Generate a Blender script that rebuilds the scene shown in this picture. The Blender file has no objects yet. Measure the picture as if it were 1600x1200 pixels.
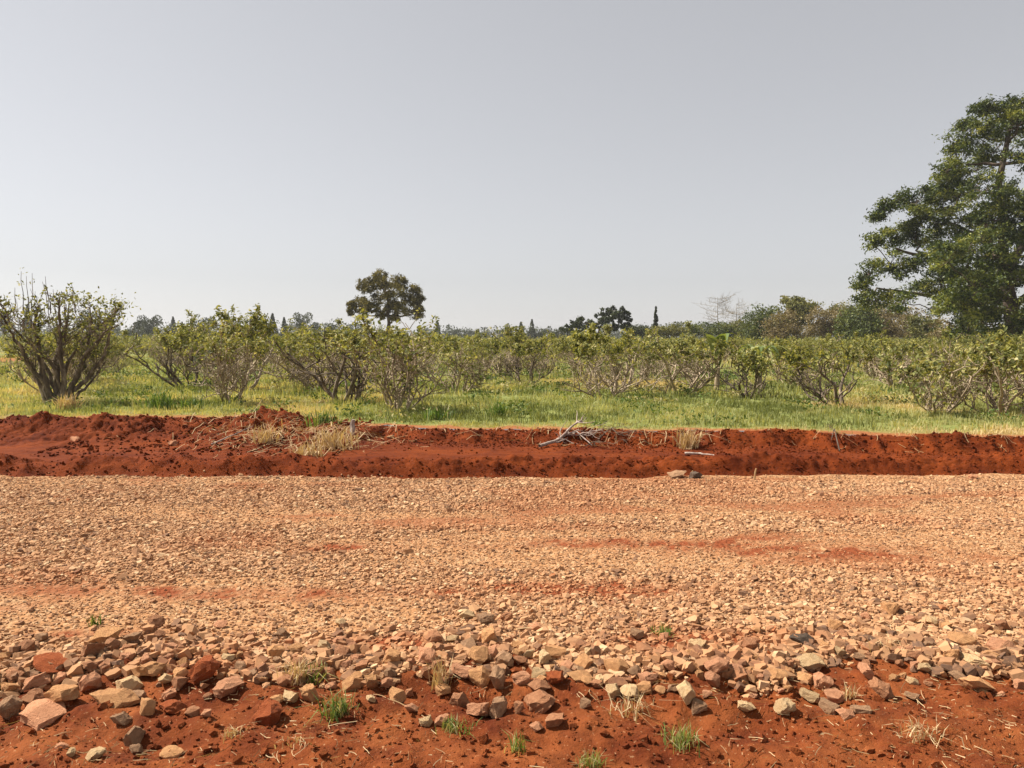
import bpy, bmesh, math, random
import numpy as np
from mathutils import Vector, Matrix, Euler

R = math.radians
rng = np.random.default_rng(11)
random.seed(11)
scene = bpy.context.scene
COL = scene.collection

# ------------------------------------------------------------------ camera
F, CX, CY = 1209.0, 800.0, 600.0          # focal length and centre in photo pixels
CAMZ, PITCH = 1.6, R(3.32)
FW = np.array([0, math.cos(PITCH), -math.sin(PITCH)])
UP = np.array([0, math.sin(PITCH), math.cos(PITCH)])
cam_d = bpy.data.cameras.new('camera'); cam = bpy.data.objects.new('camera', cam_d); COL.objects.link(cam)
cam.location = (0, 0, CAMZ); cam.rotation_euler = (R(90) - PITCH, 0, 0)
cam_d.sensor_width = 36; cam_d.lens = F / 1600 * 36; cam_d.clip_start = 0.05; cam_d.clip_end = 6000
scene.camera = cam

def ray(u, v):
    return FW + (u - CX) / F * np.array([1.0, 0, 0]) - (v - CY) / F * UP

def at_depth(u, v, y):
    d = ray(u, v); t = y / d[1]
    return np.array([0, 0, CAMZ]) + d * t

def pix(p):
    q = np.asarray(p, float) - np.array([0, 0, CAMZ])
    z = q @ FW
    return CX + F * q[..., 0] / z, CY - F * (q @ UP) / z

# ------------------------------------------------------------------ numpy noise
def _hash(i, j, s):
    n = (i * 374761393 + j * 668265263 + s * 974711) & 0xffffffff
    n = ((n ^ (n >> 13)) * 1274126177) & 0xffffffff
    n = ((n ^ (n >> 16)) * 1103515245) & 0xffffffff
    return ((n >> 8) & 0xffff) / 65535.0

def vnoise(x, y, s=0):
    x = np.asarray(x, float); y = np.asarray(y, float)
    i = np.floor(x).astype(np.int64); j = np.floor(y).astype(np.int64)
    fx = x - i; fy = y - j
    fx = fx * fx * fx * (fx * (fx * 6 - 15) + 10); fy = fy * fy * fy * (fy * (fy * 6 - 15) + 10)
    a = _hash(i, j, s); b = _hash(i + 1, j, s); c = _hash(i, j + 1, s); d = _hash(i + 1, j + 1, s)
    return (a + (b - a) * fx) * (1 - fy) + (c + (d - c) * fx) * fy - 0.5

def fbm(x, y, scale, octv=4, s=0, gain=0.5):
    out = 0; a = 1.0; f = 1.0 / scale
    for o in range(octv):
        ca, sa = math.cos(o * 1.1 + .3), math.sin(o * 1.1 + .3)
        out = out + a * vnoise((x * ca - y * sa) * f + 17.3 * o, (x * sa + y * ca) * f - 9.1 * o, s + o)
        a *= gain; f *= 2.03
    return out

def sstep(a, b, x):
    t = np.clip((x - a) / (b - a), 0, 1)
    return t * t * (3 - 2 * t)

# ------------------------------------------------------------------ lie of the land
FIELD_Z = 0.25
def near_edge(x):            # near edge of the crushed stone
    return 3.70 + 0.10 * np.sin(x * 1.3 + .6) + 0.26 * vnoise(x * 1.1, x * 0 + 3.3, 5) + 0.24 * vnoise(x * 3.3, x * 0, 6) + 0.16 * sstep(.9, 2.0, x)
def far_edge(x):             # far edge of the crushed stone
    return 8.93 + 0.012 * x + 0.008 * np.minimum(np.abs(x), 12.) ** 1.3 + 0.08 * vnoise(x * 1.2, x * 0, 7) + 0.10 * vnoise(x * 4, x * 0, 8)
_gx = np.array([-60, -9, -6.5, -4.2, -2.6, -2.3, -.9, 1.3, 4., 7.3, 60])
_gy = np.array([12.9, 12.9, 13.0, 13.5, 12.6, 12.2, 11.75, 11.45, 11.15, 10.7, 10.4])
def bank_edge(x):            # where the grass starts, top of the cut bank
    return np.interp(x, _gx, _gy) + 0.22 * vnoise(x * .9, x * 0, 9) + 0.24 * vnoise(x * 3.1, x * 0, 10) + .12 * vnoise(x * 9, x * 0, 19)

def height(x, y):
    x = np.asarray(x, float); y = np.asarray(y, float)
    n0, n1, n2 = near_edge(x), far_edge(x), bank_edge(x)
    verge = -0.045 + 0.05 * fbm(x, y, .9, 3, 21) + 0.035 * fbm(x, y, .16, 4, 22) + 0.015 * np.sin((y * 3 + x * .7) * 6) * sstep(0, .3, vnoise(x * .6, y * .6, 23) + .1)
    verge = verge - 0.0 * y
    road = 0.0 + 0.035 * fbm(x, y, 1.4, 3, 24) + 0.012 * fbm(x, y, .2, 3, 25)
    rough = fbm(x, y, .30, 6, 26, .68)
    left = sstep(-1.9, -2.9, x)
    shelf = 0.065 + 0.03 * fbm(x, y, 1.5, 3, 27) + 0.022 * fbm(x * .35, y, .22, 4, 28)
    wind = (0.10 + .06 * vnoise(x * .7, x * 0, 31)) * np.exp(-((y - n1 - .36) / .2) ** 2) + 0.09 * rough * np.exp(-((y - n1 - .35) / .4) ** 2)
    step = sstep(0.02, .24, y - n1)
    low = (shelf + wind) * step + (road - .02) * (1 - step)
    wid = 0.34 + .2 * vnoise(x * 1.3, x * 0, 32) + left * 1.5
    top = FIELD_Z + 0.05 * fbm(x, y, 3.5, 3, 29) + (y > 16) * 0
    bank = sstep(0, 1, (y - (n2 - wid)) / wid)
    bank = bank ** 0.8
    ditch = low * (1 - bank) + top * bank + rough * (0.045 + .05 * left) * np.exp(-((y - n2 + wid * .5) / (.35 + .5 * left)) ** 2)
    # heaps of loose soil on the left
    for hx, hy, rx, ry, hz in ((-3.9, 12.55, .55, .35, .22), (-4.4, 11.9, .9, .5, .10), (-3.3, 11.3, 1.1, .55, .14), (-7.7, 12.4, .5, .3, .14), (-6.6, 12.3, .5, .3, .12), (-5.6, 12.4, .6, .3, .08), (1.1, 11.3, .6, .25, .08), (3.9, 11.0, .5, .2, .06), (6.2, 10.85, .6, .25, .06)):
        ditch = ditch + hz * np.exp(-((x - hx) / rx) ** 2 - ((y - hy) / ry) ** 2) * (1 + .35 * rough)
    z = np.where(y < n0, verge + (road - verge) * sstep(-.18, .02, y - n0), np.where(y < n1, road, ditch))
    far = y > n2
    zf = top + 0.02 * fbm(x, y, .5, 3, 30)
    for hx, hy, rx, ry, hz in ((-3.9, 12.55, .55, .35, .22), (-4.4, 11.9, .9, .5, .10), (-3.3, 11.3, 1.1, .55, .14), (-7.7, 12.4, .5, .3, .14), (-6.6, 12.3, .5, .3, .12)):
        zf = zf + hz * np.exp(-((x - hx) / rx) ** 2 - ((y - hy) / ry) ** 2) * (1 + .35 * rough)
    return np.where(far, zf, z)

def hz1(x, y): return float(height(np.array([x]), np.array([y]))[0])

def ground(u, v):
    d = ray(u, v); z = 0.0
    for _ in range(14):
        t = (z - CAMZ) / d[2]; x, y = d[0] * t, d[1] * t
        z = .5 * z + .5 * hz1(x, y)
    return np.array([x, y, hz1(x, y)])

# ------------------------------------------------------------------ mesh helpers
class Acc:
    def __init__(s): s.V = []; s.T = []; s.Q = []; s.r = []; s.n = 0
    def add(s, V, faces, rnd=0.5):
        V = np.asarray(V, float).reshape(-1, 3); faces = np.asarray(faces, np.int64)
        s.V.append(V); (s.T if faces.shape[1] == 3 else s.Q).append(faces + s.n)
        s.r.append(np.broadcast_to(np.asarray(rnd, float), (len(V),)).copy()); s.n += len(V)
    def add2(s, V, quads, tris, rnd):
        V = np.asarray(V, float).reshape(-1, 3)
        s.V.append(V); s.Q.append(quads + s.n); s.T.append(tris + s.n)
        s.r.append(np.broadcast_to(np.asarray(rnd, float), (len(V),)).copy()); s.n += len(V)
    def build(s, name, mat, parent=None, smooth=False, extra=None):
        V = np.concatenate(s.V) if s.V else np.zeros((0, 3))
        me = bpy.data.meshes.new(name)
        T = np.concatenate(s.T) if s.T else np.zeros((0, 3), np.int64)
        Q = np.concatenate(s.Q) if s.Q else np.zeros((0, 4), np.int64)
        me.vertices.add(len(V)); me.vertices.foreach_set('co', V.astype(np.float32).ravel())
        nl = len(T) * 3 + len(Q) * 4
        me.loops.add(nl); me.polygons.add(len(T) + len(Q))
        me.loops.foreach_set('vertex_index', np.concatenate([T.ravel(), Q.ravel()]).astype(np.int32))
        st = np.concatenate([np.arange(len(T)) * 3, len(T) * 3 + np.arange(len(Q)) * 4]).astype(np.int32)
        me.polygons.foreach_set('loop_start', st)
        try: me.polygons.foreach_set('loop_total', np.concatenate([np.full(len(T), 3), np.full(len(Q), 4)]).astype(np.int32))
        except Exception: pass
        me.update(calc_edges=True)
        at = me.attributes.new('rnd', 'FLOAT', 'POINT'); at.data.foreach_set('value', np.concatenate(s.r).astype(np.float32) if s.r else np.zeros(0, np.float32))
        if extra:
            for k, a in extra.items():
                q = me.attributes.new(k, 'FLOAT', 'POINT'); q.data.foreach_set('value', np.asarray(a, np.float32))
        me.polygons.foreach_set('use_smooth', np.full(len(me.polygons), bool(smooth)))
        me.materials.append(mat)
        o = bpy.data.objects.new(name, me); COL.objects.link(o)
        if parent: o.parent = parent
        return o

def tag(o, label, cat, group=None):
    o['label'] = label; o['category'] = cat
    if group: o['group'] = group
    return o
def thing(name, label, cat, loc, group=None, rz=0, sc=1):
    o = bpy.data.objects.new(name, None); COL.objects.link(o)
    o.empty_display_size = .2
    o.location = tuple(float(c) for c in loc); o.rotation_euler = (0, 0, rz)
    o.scale = (sc, sc, sc) if np.isscalar(sc) else sc
    return tag(o, label, cat, group)
def dup(root, loc, rz, sc, label, group=None):
    r = root.copy(); COL.objects.link(r); r.location = tuple(float(c) for c in loc); r.rotation_euler = (0, 0, rz)
    r.scale = (sc, sc, sc) if np.isscalar(sc) else sc
    r['label'] = label
    if group: r['group'] = group
    for ch in root.children:
        c = ch.copy(); COL.objects.link(c); c.parent = r
    return r

def tube(acc, P, rad, sides=5, rnd=.5):
    P = np.asarray(P, float); n = len(P)
    rad = np.broadcast_to(np.asarray(rad, float), (n,))
    T = np.gradient(P, axis=0); T /= np.linalg.norm(T, axis=1, keepdims=True) + 1e-9
    ref = np.array([0.31, .17, .93]) if abs(T[:, 2].mean()) < .8 else np.array([.9, .3, .1])
    A = np.cross(T, ref); A /= np.linalg.norm(A, axis=1, keepdims=True) + 1e-9
    B = np.cross(T, A)
    th = np.arange(sides) / sides * 2 * math.pi
    V = P[:, None, :] + rad[:, None, None] * (np.cos(th)[None, :, None] * A[:, None, :] + np.sin(th)[None, :, None] * B[:, None, :])
    i = np.arange(n - 1)[:, None] * sides; k = np.arange(sides)[None, :]; k2 = (k + 1) % sides
    Q = np.stack([i + k, i + k2, i + sides + k2, i + sides + k], -1).reshape(-1, 4)
    acc.add(V.reshape(-1, 3), Q, rnd)

def curve(p0, p1, n=6, bow=(0, 0, 0), wob=0.0, r=None):
    t = np.linspace(0, 1, n)[:, None]
    P = np.asarray(p0)[None] * (1 - t) + np.asarray(p1)[None] * t + np.asarray(bow)[None] * (4 * t * (1 - t))
    if wob: P[1:-1] += (r or rng).normal(0, wob, (n - 2, 3)) if r is None else r.normal(0, wob, (n - 2, 3))
    return P

def leaves(acc, C, size, r, up=0.5, aspect=.5, rnd=None, outward=None):
    """folded leaf blades: two triangles each, scattered at C"""
    n = len(C)
    if n == 0: return
    N = r.normal(0, 1, (n, 3)); N /= np.linalg.norm(N, axis=1, keepdims=True)
    N = N * (1 - up) + np.array([0, 0, 1.0]) * up * 1.0
    if outward is not None: N += outward * .5
    N /= np.linalg.norm(N, axis=1, keepdims=True) + 1e-9
    D = r.normal(0, 1, (n, 3)); D -= (D * N).sum(1, keepdims=True) * N; D /= np.linalg.norm(D, axis=1, keepdims=True) + 1e-9
    S = np.cross(N, D)
    sz = (size * r.uniform(.65, 1.35, n))[:, None]
    a = C - D * sz * .5; b = C + D * sz * .5
    l = C + S * sz * aspect * .5 + N * sz * .10 - D * sz * .06; q = C - S * sz * aspect * .5 + N * sz * .10 - D * sz * .06
    V = np.stack([a, l, b, q], 1).reshape(-1, 3)
    i = np.arange(n)[:, None] * 4
    Tt = np.concatenate([i + np.array([[0, 1, 2]]), i + np.array([[0, 2, 3]])])
    rr = r.uniform(0, 1, n) if rnd is None else rnd
    acc.add(V, Tt, np.repeat(rr, 4))

# ------------------------------------------------------------------ materials
def nt(m):
    m.use_nodes = True; t = m.node_tree; t.nodes.clear(); return t, t.nodes, t.links
def ramp(n, stops):
    r = n.new('ShaderNodeValToRGB'); e = r.color_ramp.elements
    while len(e) < len(stops): e.new(.5)
    for k, (p, c) in enumerate(stops): e[k].position = p; e[k].color = (*c, 1)
    return r
def noise(n, l, scale, detail=5, rough=.6, vec=None, dist=0):
    x = n.new('ShaderNodeTexNoise'); x.inputs['Scale'].default_value = scale; x.inputs['Detail'].default_value = detail
    x.inputs['Roughness'].default_value = rough; x.inputs['Distortion'].default_value = dist
    if vec is not None: l.new(vec, x.inputs['Vector'])
    return x
def attr(n, name):
    a = n.new('ShaderNodeAttribute'); a.attribute_name = name; return a
def mixc(n, l, a, b, f, mode='MIX'):
    m = n.new('ShaderNodeMix'); m.data_type = 'RGBA'; m.blend_type = mode
    for v, k in ((f, 0), (a, 6), (b, 7)):
        if isinstance(v, (int, float)): m.inputs[k].default_value = v
        elif isinstance(v, tuple): m.inputs[k].default_value = (*v, 1)
        else: l.new(v, m.inputs[k])
    return m.outputs[2]
def maprange(n, l, v, a, b, c=0., d=1.):
    m = n.new('ShaderNodeMapRange'); m.inputs[1].default_value = a; m.inputs[2].default_value = b; m.inputs[3].default_value = c; m.inputs[4].default_value = d
    l.new(v, m.inputs[0]); return m.outputs[0]
def finish(t, n, l, col, rough=.9, bump=None, bdist=.02, bstr=.6, spec=.2, transl=None, tcol=None):
    out = n.new('ShaderNodeOutputMaterial'); p = n.new('ShaderNodeBsdfPrincipled')
    l.new(col, p.inputs['Base Color']); p.inputs['Roughness'].default_value = rough; p.inputs['Specular IOR Level'].default_value = spec
    if bump is not None:
        b = n.new('ShaderNodeBump'); b.inputs['Strength'].default_value = bstr; b.inputs['Distance'].default_value = bdist
        l.new(bump, b.inputs['Height']); l.new(b.outputs[0], p.inputs['Normal'])
    s = p.outputs[0]
    if transl:
        tr = n.new('ShaderNodeBsdfTranslucent'); l.new(tcol if tcol is not None else col, tr.inputs[0])
        mx = n.new('ShaderNodeMixShader'); mx.inputs[0].default_value = transl
        l.new(s, mx.inputs[1]); l.new(tr.outputs[0], mx.inputs[2]); s = mx.outputs[0]
    l.new(s, out.inputs[0])

def leaf_mat(name, stops, transl=.35, rough=.5, spec=.35, patch=0.0, patch_scale=.5):
    m = bpy.data.materials.new(name); t, n, l = nt(m)
    a = attr(n, 'rnd'); v = a.outputs['Fac']
    if patch:
        tc = n.new('ShaderNodeTexCoord'); x = noise(n, l, patch_scale, 3, .5, tc.outputs['Object'])
        md = n.new('ShaderNodeMath'); md.operation = 'MULTIPLY_ADD'; l.new(x.outputs['Fac'], md.inputs[0]); md.inputs[1].default_value = patch * 2; 
        m2 = n.new('ShaderNodeMath'); m2.operation = 'SUBTRACT'; l.new(v, m2.inputs[0]); m2.inputs[1].default_value = patch
        l.new(m2.outputs[0], md.inputs[2]); v = md.outputs[0]
    r = ramp(n, stops); l.new(v, r.inputs[0])
    tcol = mixc(n, l, r.outputs[0], (1.25, 1.15, .45), 1.0, 'MULTIPLY')
    finish(t, n, l, r.outputs[0], rough, spec=spec, transl=transl, tcol=tcol)
    return m
def bark_mat(name, c1, c2, c3, sc=9):
    m = bpy.data.materials.new(name); t, n, l = nt(m)
    tc = n.new('ShaderNodeTexCoord'); mp = n.new('ShaderNodeMapping'); mp.inputs['Scale'].default_value = (1, 1, .35); l.new(tc.outputs['Object'], mp.inputs[0])
    x = noise(n, l, sc, 6, .65, mp.outputs[0]); r = ramp(n, [(.3, c1), (.5, c2), (.68, c3)]); l.new(x.outputs['Fac'], r.inputs[0])
    finish(t, n, l, r.outputs[0], .9, x.outputs['Fac'], .03, .8)
    return m
def soil_mat(name, dry=0.0):
    m = bpy.data.materials.new(name); t, n, l = nt(m)
    tc = n.new('ShaderNodeTexCoord'); P = tc.outputs['Object']
    a = noise(n, l, 1.3, 6, .6, P); b = noise(n, l, 14, 6, .7, P); c = noise(n, l, 70, 4, .7, P)
    r1 = ramp(n, [(.28, (0.0435, 0.0071, 0.0021)), (.5, (0.1187, 0.0202, 0.0040)), (.72, (0.2057, 0.0420, 0.0072))]); l.new(b.outputs['Fac'], r1.inputs[0])
    r2 = ramp(n, [(.35, (0.0673, 0.0108, 0.0026)), (.65, (0.2136, 0.0466, 0.0085))]); l.new(a.outputs['Fac'], r2.inputs[0])
    col = mixc(n, l, r1.outputs[0], r2.outputs[0], .5)
    col = mixc(n, l, col, (0.0475, 0.0083, 0.0024), maprange(n, l, noise(n, l, 2.7, 6, .7, P).outputs['Fac'], .56, .70, 0, .7))
    mp = n.new('ShaderNodeMapping'); mp.inputs['Scale'].default_value = (0.1032, 1.1400, 1.0500); l.new(P, mp.inputs[0])
    sn = noise(n, l, 7, 4, .6, mp.outputs[0])
    col = mixc(n, l, col, (0.2136, 0.0466, 0.0085), maprange(n, l, sn.outputs['Fac'], .5, .75, 0, .6)) if not dry else col
    if dry:
        col = mixc(n, l, col, (1.08, 1.3, 1.9), 1.0, 'MULTIPLY')
        d = maprange(n, l, noise(n, l, 3.1, 5, .65, P).outputs['Fac'], .42, .68, 0, dry)
        col = mixc(n, l, col, (0.2848, 0.0863, 0.0246), d)
        speck = maprange(n, l, noise(n, l, 55, 2, .5, P).outputs['Fac'], .66, .72, 0, .55)
        col = mixc(n, l, col, (.46, .26, .13), speck)
    ad = n.new('ShaderNodeMath'); ad.operation = 'MULTIPLY_ADD'; l.new(c.outputs['Fac'], ad.inputs[0]); ad.inputs[1].default_value = .35; l.new(b.outputs['Fac'], ad.inputs[2])
    finish(t, n, l, col, .95, ad.outputs[0], .03, .7, .1)
    return m
STONE = {'tan': ((0.564, 0.275, 0.121), (0.750, 0.400, 0.173), (0.462, 0.180, 0.068)), 'pink': ((0.564, 0.256, 0.131), (0.750, 0.372, 0.200), (0.445, 0.152, 0.062)), 'grey': ((0.340, 0.190, 0.105), (0.520, 0.305, 0.165), (0.410, 0.172, 0.074)),
         'pale': ((.64, .41, .20), (.75, .53, .29), (.48, .21, .08)), 'red': ((0.377, 0.089, 0.027), (0.514, 0.138, 0.043), (0.308, 0.053, 0.015)), 'dark': ((0.095, 0.070, 0.050), (0.188, 0.138, 0.099), (0.240, 0.102, 0.047)), 'brown': ((0.377, 0.165, 0.079), (0.548, 0.263, 0.131), (0.342, 0.097, 0.035))}
def stone_mat(tone):
    m = bpy.data.materials.new('stone ' + tone); t, n, l = nt(m); c = STONE[tone]
    tc = n.new('ShaderNodeTexCoord'); P = tc.outputs['Object']; oi = n.new('ShaderNodeObjectInfo')
    va = n.new('ShaderNodeVectorMath'); va.operation = 'ADD'; l.new(P, va.inputs[0]); l.new(oi.outputs['Location'], va.inputs[1])
    a = noise(n, l, 2.2, 6, .65, va.outputs[0]); b = noise(n, l, 9, 5, .7, va.outputs[0])
    col = mixc(n, l, c[0], c[1], maprange(n, l, a.outputs['Fac'], .35, .65))
    d_ = noise(n, l, 26, 4, .7, va.outputs[0])
    col = mixc(n, l, col, c[2], maprange(n, l, b.outputs['Fac'], .5, .74, 0, .7))
    col = mixc(n, l, col, (.6, .41, .25), maprange(n, l, d_.outputs['Fac'], .58, .75, 0, .4))
    hb = n.new('ShaderNodeMath'); hb.operation = 'MULTIPLY_ADD'; l.new(d_.outputs['Fac'], hb.inputs[0]); hb.inputs[1].default_value = .4; l.new(b.outputs['Fac'], hb.inputs[2])
    hv = n.new('ShaderNodeHueSaturation'); l.new(col, hv.inputs['Color']); l.new(maprange(n, l, oi.outputs['Random'], 0, 1, .8, 1.2), hv.inputs['Value'])
    finish(t, n, l, hv.outputs[0], .92, hb.outputs[0], .05, .75, .15)
    return m
STONE_M = {k: stone_mat(k) for k in STONE}
def gravel_mat():
    m = bpy.data.materials.new('crushed stone'); t, n, l = nt(m)
    tc = n.new('ShaderNodeTexCoord'); P = tc.outputs['Object']; a = attr(n, 'rnd')
    r = ramp(n, [(0, (0.127, 0.0715, 0.0450)), (.2, (0.274, 0.1380, 0.0700)), (.42, (0.382, 0.2044, 0.1000)), (.66, (0.441, 0.2402, 0.1200)), (.86, (0.490, 0.2912, 0.1550)), (.97, (0.568, 0.3985, 0.2300)), (1, (0.333, 0.1176, 0.0460))]); l.new(a.outputs['Fac'], r.inputs[0])
    col = mixc(n, l, r.outputs[0], (0.353, 0.1176, 0.0420), maprange(n, l, attr(n, 'red').outputs['Fac'], 0, 1, 0, .55))
    d = noise(n, l, 45, 4, .7, P)
    col = mixc(n, l, col, (0.392, 0.1942, 0.0850), maprange(n, l, d.outputs['Fac'], .45, .75, 0, .5))
    finish(t, n, l, col, .92, d.outputs['Fac'], .01, .35, .15)
    return m
def roadbed_mat():
    m = bpy.data.materials.new('stone dust bed'); t, n, l = nt(m)
    tc = n.new('ShaderNodeTexCoord'); P = tc.outputs['Object']
    v = n.new('ShaderNodeTexVoronoi'); v.inputs['Scale'].default_value = 26; l.new(P, v.inputs['Vector'])
    a = noise(n, l, .9, 5, .6, P); b = noise(n, l, 30, 5, .7, P)
    r = ramp(n, [(.25, (0.245, 0.1073, 0.0440)), (.5, (0.392, 0.1942, 0.0850)), (.75, (0.529, 0.2963, 0.1450))]); l.new(b.outputs['Fac'], r.inputs[0])
    sp = n.new('ShaderNodeSeparateColor'); l.new(v.outputs['Color'], sp.inputs[0])
    col = mixc(n, l, r.outputs[0], (0.539, 0.3679, 0.2100), maprange(n, l, sp.outputs[0], .5, 1, 0, .5))
    col = mixc(n, l, col, (.215, .052, .018), maprange(n, l, attr(n, 'red').outputs['Fac'], 0, .8, 0, .95))
    ad = n.new('ShaderNodeMath'); ad.operation = 'MULTIPLY_ADD'; l.new(v.outputs['Distance'], ad.inputs[0]); ad.inputs[1].default_value = -1.; l.new(b.outputs['Fac'], ad.inputs[2])
    finish(t, n, l, col, .95, ad.outputs[0], .025, .8, .1)
    return m
def field_mat():
    m = bpy.data.materials.new('field sward'); t, n, l = nt(m)
    tc = n.new('ShaderNodeTexCoord'); P = tc.outputs['Object']
    a = noise(n, l, 6, 6, .7, P); b = noise(n, l, .35, 5, .6, P)
    r = ramp(n, [(.25, (.09, .115, .03)), (.5, (.19, .21, .06)), (.75, (.29, .265, .09))]); l.new(a.outputs['Fac'], r.inputs[0])
    dry = attr(n, 'dry'); so = attr(n, 'soil')
    col = mixc(n, l, r.outputs[0], (.26, .17, .062), dry.outputs['Fac'])
    col = mixc(n, l, col, (.29, .105, .04), so.outputs['Fac'])
    finish(t, n, l, col, .95, a.outputs['Fac'], .06, .8, .1)
    return m
M_soil = soil_mat('damp red soil'); M_verge = soil_mat('dry red soil', .75)
M_gravel = gravel_mat(); M_bed = roadbed_mat(); M_field = field_mat()
M_grass = leaf_mat('grass blades', [(0, (.14, .16, .05)), (.22, (.29, .305, .12)), (.5, (.43, .41, .175)), (.8, (.54, .46, .215)), (1, (.64, .51, .28))], .35, .6, .2)
M_straw = leaf_mat('dry straw', [(0, (.24, .12, .05)), (.5, (.42, .27, .13)), (1, (.58, .43, .24))], .2, .7, .2)
M_tuft = leaf_mat('fresh grass', [(0, (.07, .125, .025)), (.55, (.18, .26, .06)), (.85, (.36, .34, .13)), (1, (.5, .42, .22))], .35, .5, .3)
M_shrub = leaf_mat('shrub leaves', [(0, (.05, .064, .021)), (.28, (.135, .148, .046)), (.58, (.265, .265, .08)), (.85, (.42, .385, .13)), (1, (.6, .53, .29))], .35, .6, .2)
M_weed = leaf_mat('weed leaves', [(0, (.05, .085, .02)), (.3, (.11, .16, .035)), (.6, (.25, .28, .09)), (.85, (.38, .34, .15)), (1, (.5, .42, .22))], .3, .6, .2)
M_bark = bark_mat('shrub bark', (.12, .085, .055), (.31, .235, .155), (.56, .455, .315), 10)
M_barkd = bark_mat('dark shrub bark', (.045, .034, .026), (.13, .097, .068), (.38, .30, .21), 8)
M_trunk = bark_mat('tree bark', (.035, .026, .02), (.085, .062, .045), (.17, .125, .09), 3)
M_palebark = bark_mat('pale tree bark', (.16, .13, .10), (.28, .235, .18), (.4, .34, .27), 3)
M_big = leaf_mat('feathery tree leaves', [(0, (.015, .026, .007)), (.36, (.058, .084, .016)), (.68, (.165, .19, .032)), (1, (.34, .33, .075))], .25, .45, .3, .42, .45)
M_pine = leaf_mat('pine needles', [(0, (.035, .032, .012)), (.33, (.10, .085, .025)), (.66, (.20, .17, .046)), (1, (.31, .26, .09))], .2, .6, .2, .28, .6)
M_dark = leaf_mat('dark broad leaves', [(0, (.018, .026, .012)), (.6, (.042, .055, .022)), (1, (.09, .11, .035))], .2, .45, .3)
M_far = leaf_mat('distant leaves', [(0, (.028, .036, .018)), (.6, (.058, .07, .03)), (1, (.10, .115, .042))], .2, .6, .2)
M_olive = leaf_mat('olive wood leaves', [(0, (.06, .07, .022)), (.5, (.17, .17, .055)), (1, (.30, .27, .10))], .3, .55, .2, .2, .4)
M_brown = leaf_mat('dry brown leaves', [(0, (.10, .075, .035)), (.5, (.21, .165, .085)), (1, (.33, .265, .14))], .25, .6, .2, .2, .4)
M_green = leaf_mat('green wood leaves', [(0, (.04, .06, .016)), (.5, (.11, .135, .035)), (1, (.21, .22, .06))], .3, .5, .3, .2, .4)
M_banana = leaf_mat('broad glossy blades', [(0, (.10, .145, .04)), (.6, (.22, .27, .085)), (1, (.38, .39, .16))], .3, .3, .5)
M_wood = bark_mat('weathered wood', (.22, .16, .13), (.36, .28, .23), (.52, .42, .34), 14)

# ------------------------------------------------------------------ ground sheets
def sheet(name, xs, fy0, fy1, ts, mat, attrs=False, skirt0=False, skirt1=False, label=None):
    X = np.repeat(xs[None, :], len(ts), 0)
    y0 = fy0(xs); y1 = fy1(xs)
    Y = y0[None] + ts[:, None] * (y1 - y0)[None]
    eps = 1e-4
    Yc = np.clip(Y, (y0 + eps)[None], (y1 - eps)[None])
    Z = height(X, Yc)
    if skirt0:
        X = np.vstack([X[:1], X]); Y = np.vstack([Y[:1] - .06, Y]); Z = np.vstack([Z[:1] - .05, Z])
    if skirt1:
        X = np.vstack([X, X[-1:]]); Y = np.vstack([Y, Y[-1:] + .08]); Z = np.vstack([Z, Z[-1:] - .06])
    ny, nx = X.shape
    i = np.arange(ny - 1)[:, None] * nx; k = np.arange(nx - 1)[None]
    Q = np.stack([i + k, i + k + 1, i + nx + k + 1, i + nx + k], -1).reshape(-1, 4)
    a = Acc(); V = np.stack([X, Y, Z], -1).reshape(-1, 3); a.add(V, Q)
    ex = None
    if name == 'gravel_road': ex = {'red': redness(V[:, 0], V[:, 1])}
    if attrs: ex = {'dry': dryness(V[:, 0], V[:, 1]), 'soil': baresoil(V[:, 0], V[:, 1])}
    o = a.build(name, mat, smooth=True, extra=ex); o['kind'] = 'structure'
    return o
def xs_dense(half, step, far=60):
    c = np.arange(-half, half + step, step)
    e = half + np.geomspace(step, far - half, 30)
    return np.concatenate([-e[::-1], c, e])
def dryness(x, y):
    u = CX + F * x / np.maximum(y, .1)
    d = sstep(.05, .35, fbm(x, y, 2.6, 4, 41) + .02)
    d = d * .7 + .75 * sstep(1.2, 0.1, y - bank_edge(x)) * sstep(-.3, .2, vnoise(x * 1.5, y, 43)) + .55 * sstep(150, 230, u) * sstep(560, 420, u) * sstep(22, 15, y) * sstep(-.25, .2, vnoise(x * .8, y * .8, 44))
    return np.clip(d, 0, .92)
STREAKS = [(*ground(u, v)[:2], a, b, s_) for u, v, a, b, s_ in ((900, 922, .75, .17, 1.), (520, 857, .35, .12, .7), (1010, 850, 1.2, .14, .7), (1270, 862, .7, .12, .8), (600, 1005, .4, .1, .7), (1050, 1000, .35, .1, .6), (330, 1040, .3, .14, 1.), (420, 930, 1.0, .13, .55), (150, 990, .4, .06, .4))]
def redness(x, y):
    s = .5 * sstep(.16, .36, fbm(x * .45, y, .7, 4, 64))
    w = fbm(x, y, .25, 4, 65) + .8 * fbm(x, y, .07, 3, 67)
    for cx, cy, a, b, k in STREAKS: s = s + k * np.exp(-((x - cx) / a) ** 2 - ((y - cy) / b) ** 2 + 1.6 * w)
    return np.clip(s, 0, 1)
def dusty(x, y):     # rolled bands where fines cover the stone
    return np.clip(sstep(.05, .3, fbm(x * .16, y, .8, 3, 66) + .1 * np.exp(-((y - 7.3) / .4) ** 2) + .25 * np.exp(-((y - 7.1) / .35) ** 2)), 0, 1)
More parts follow.
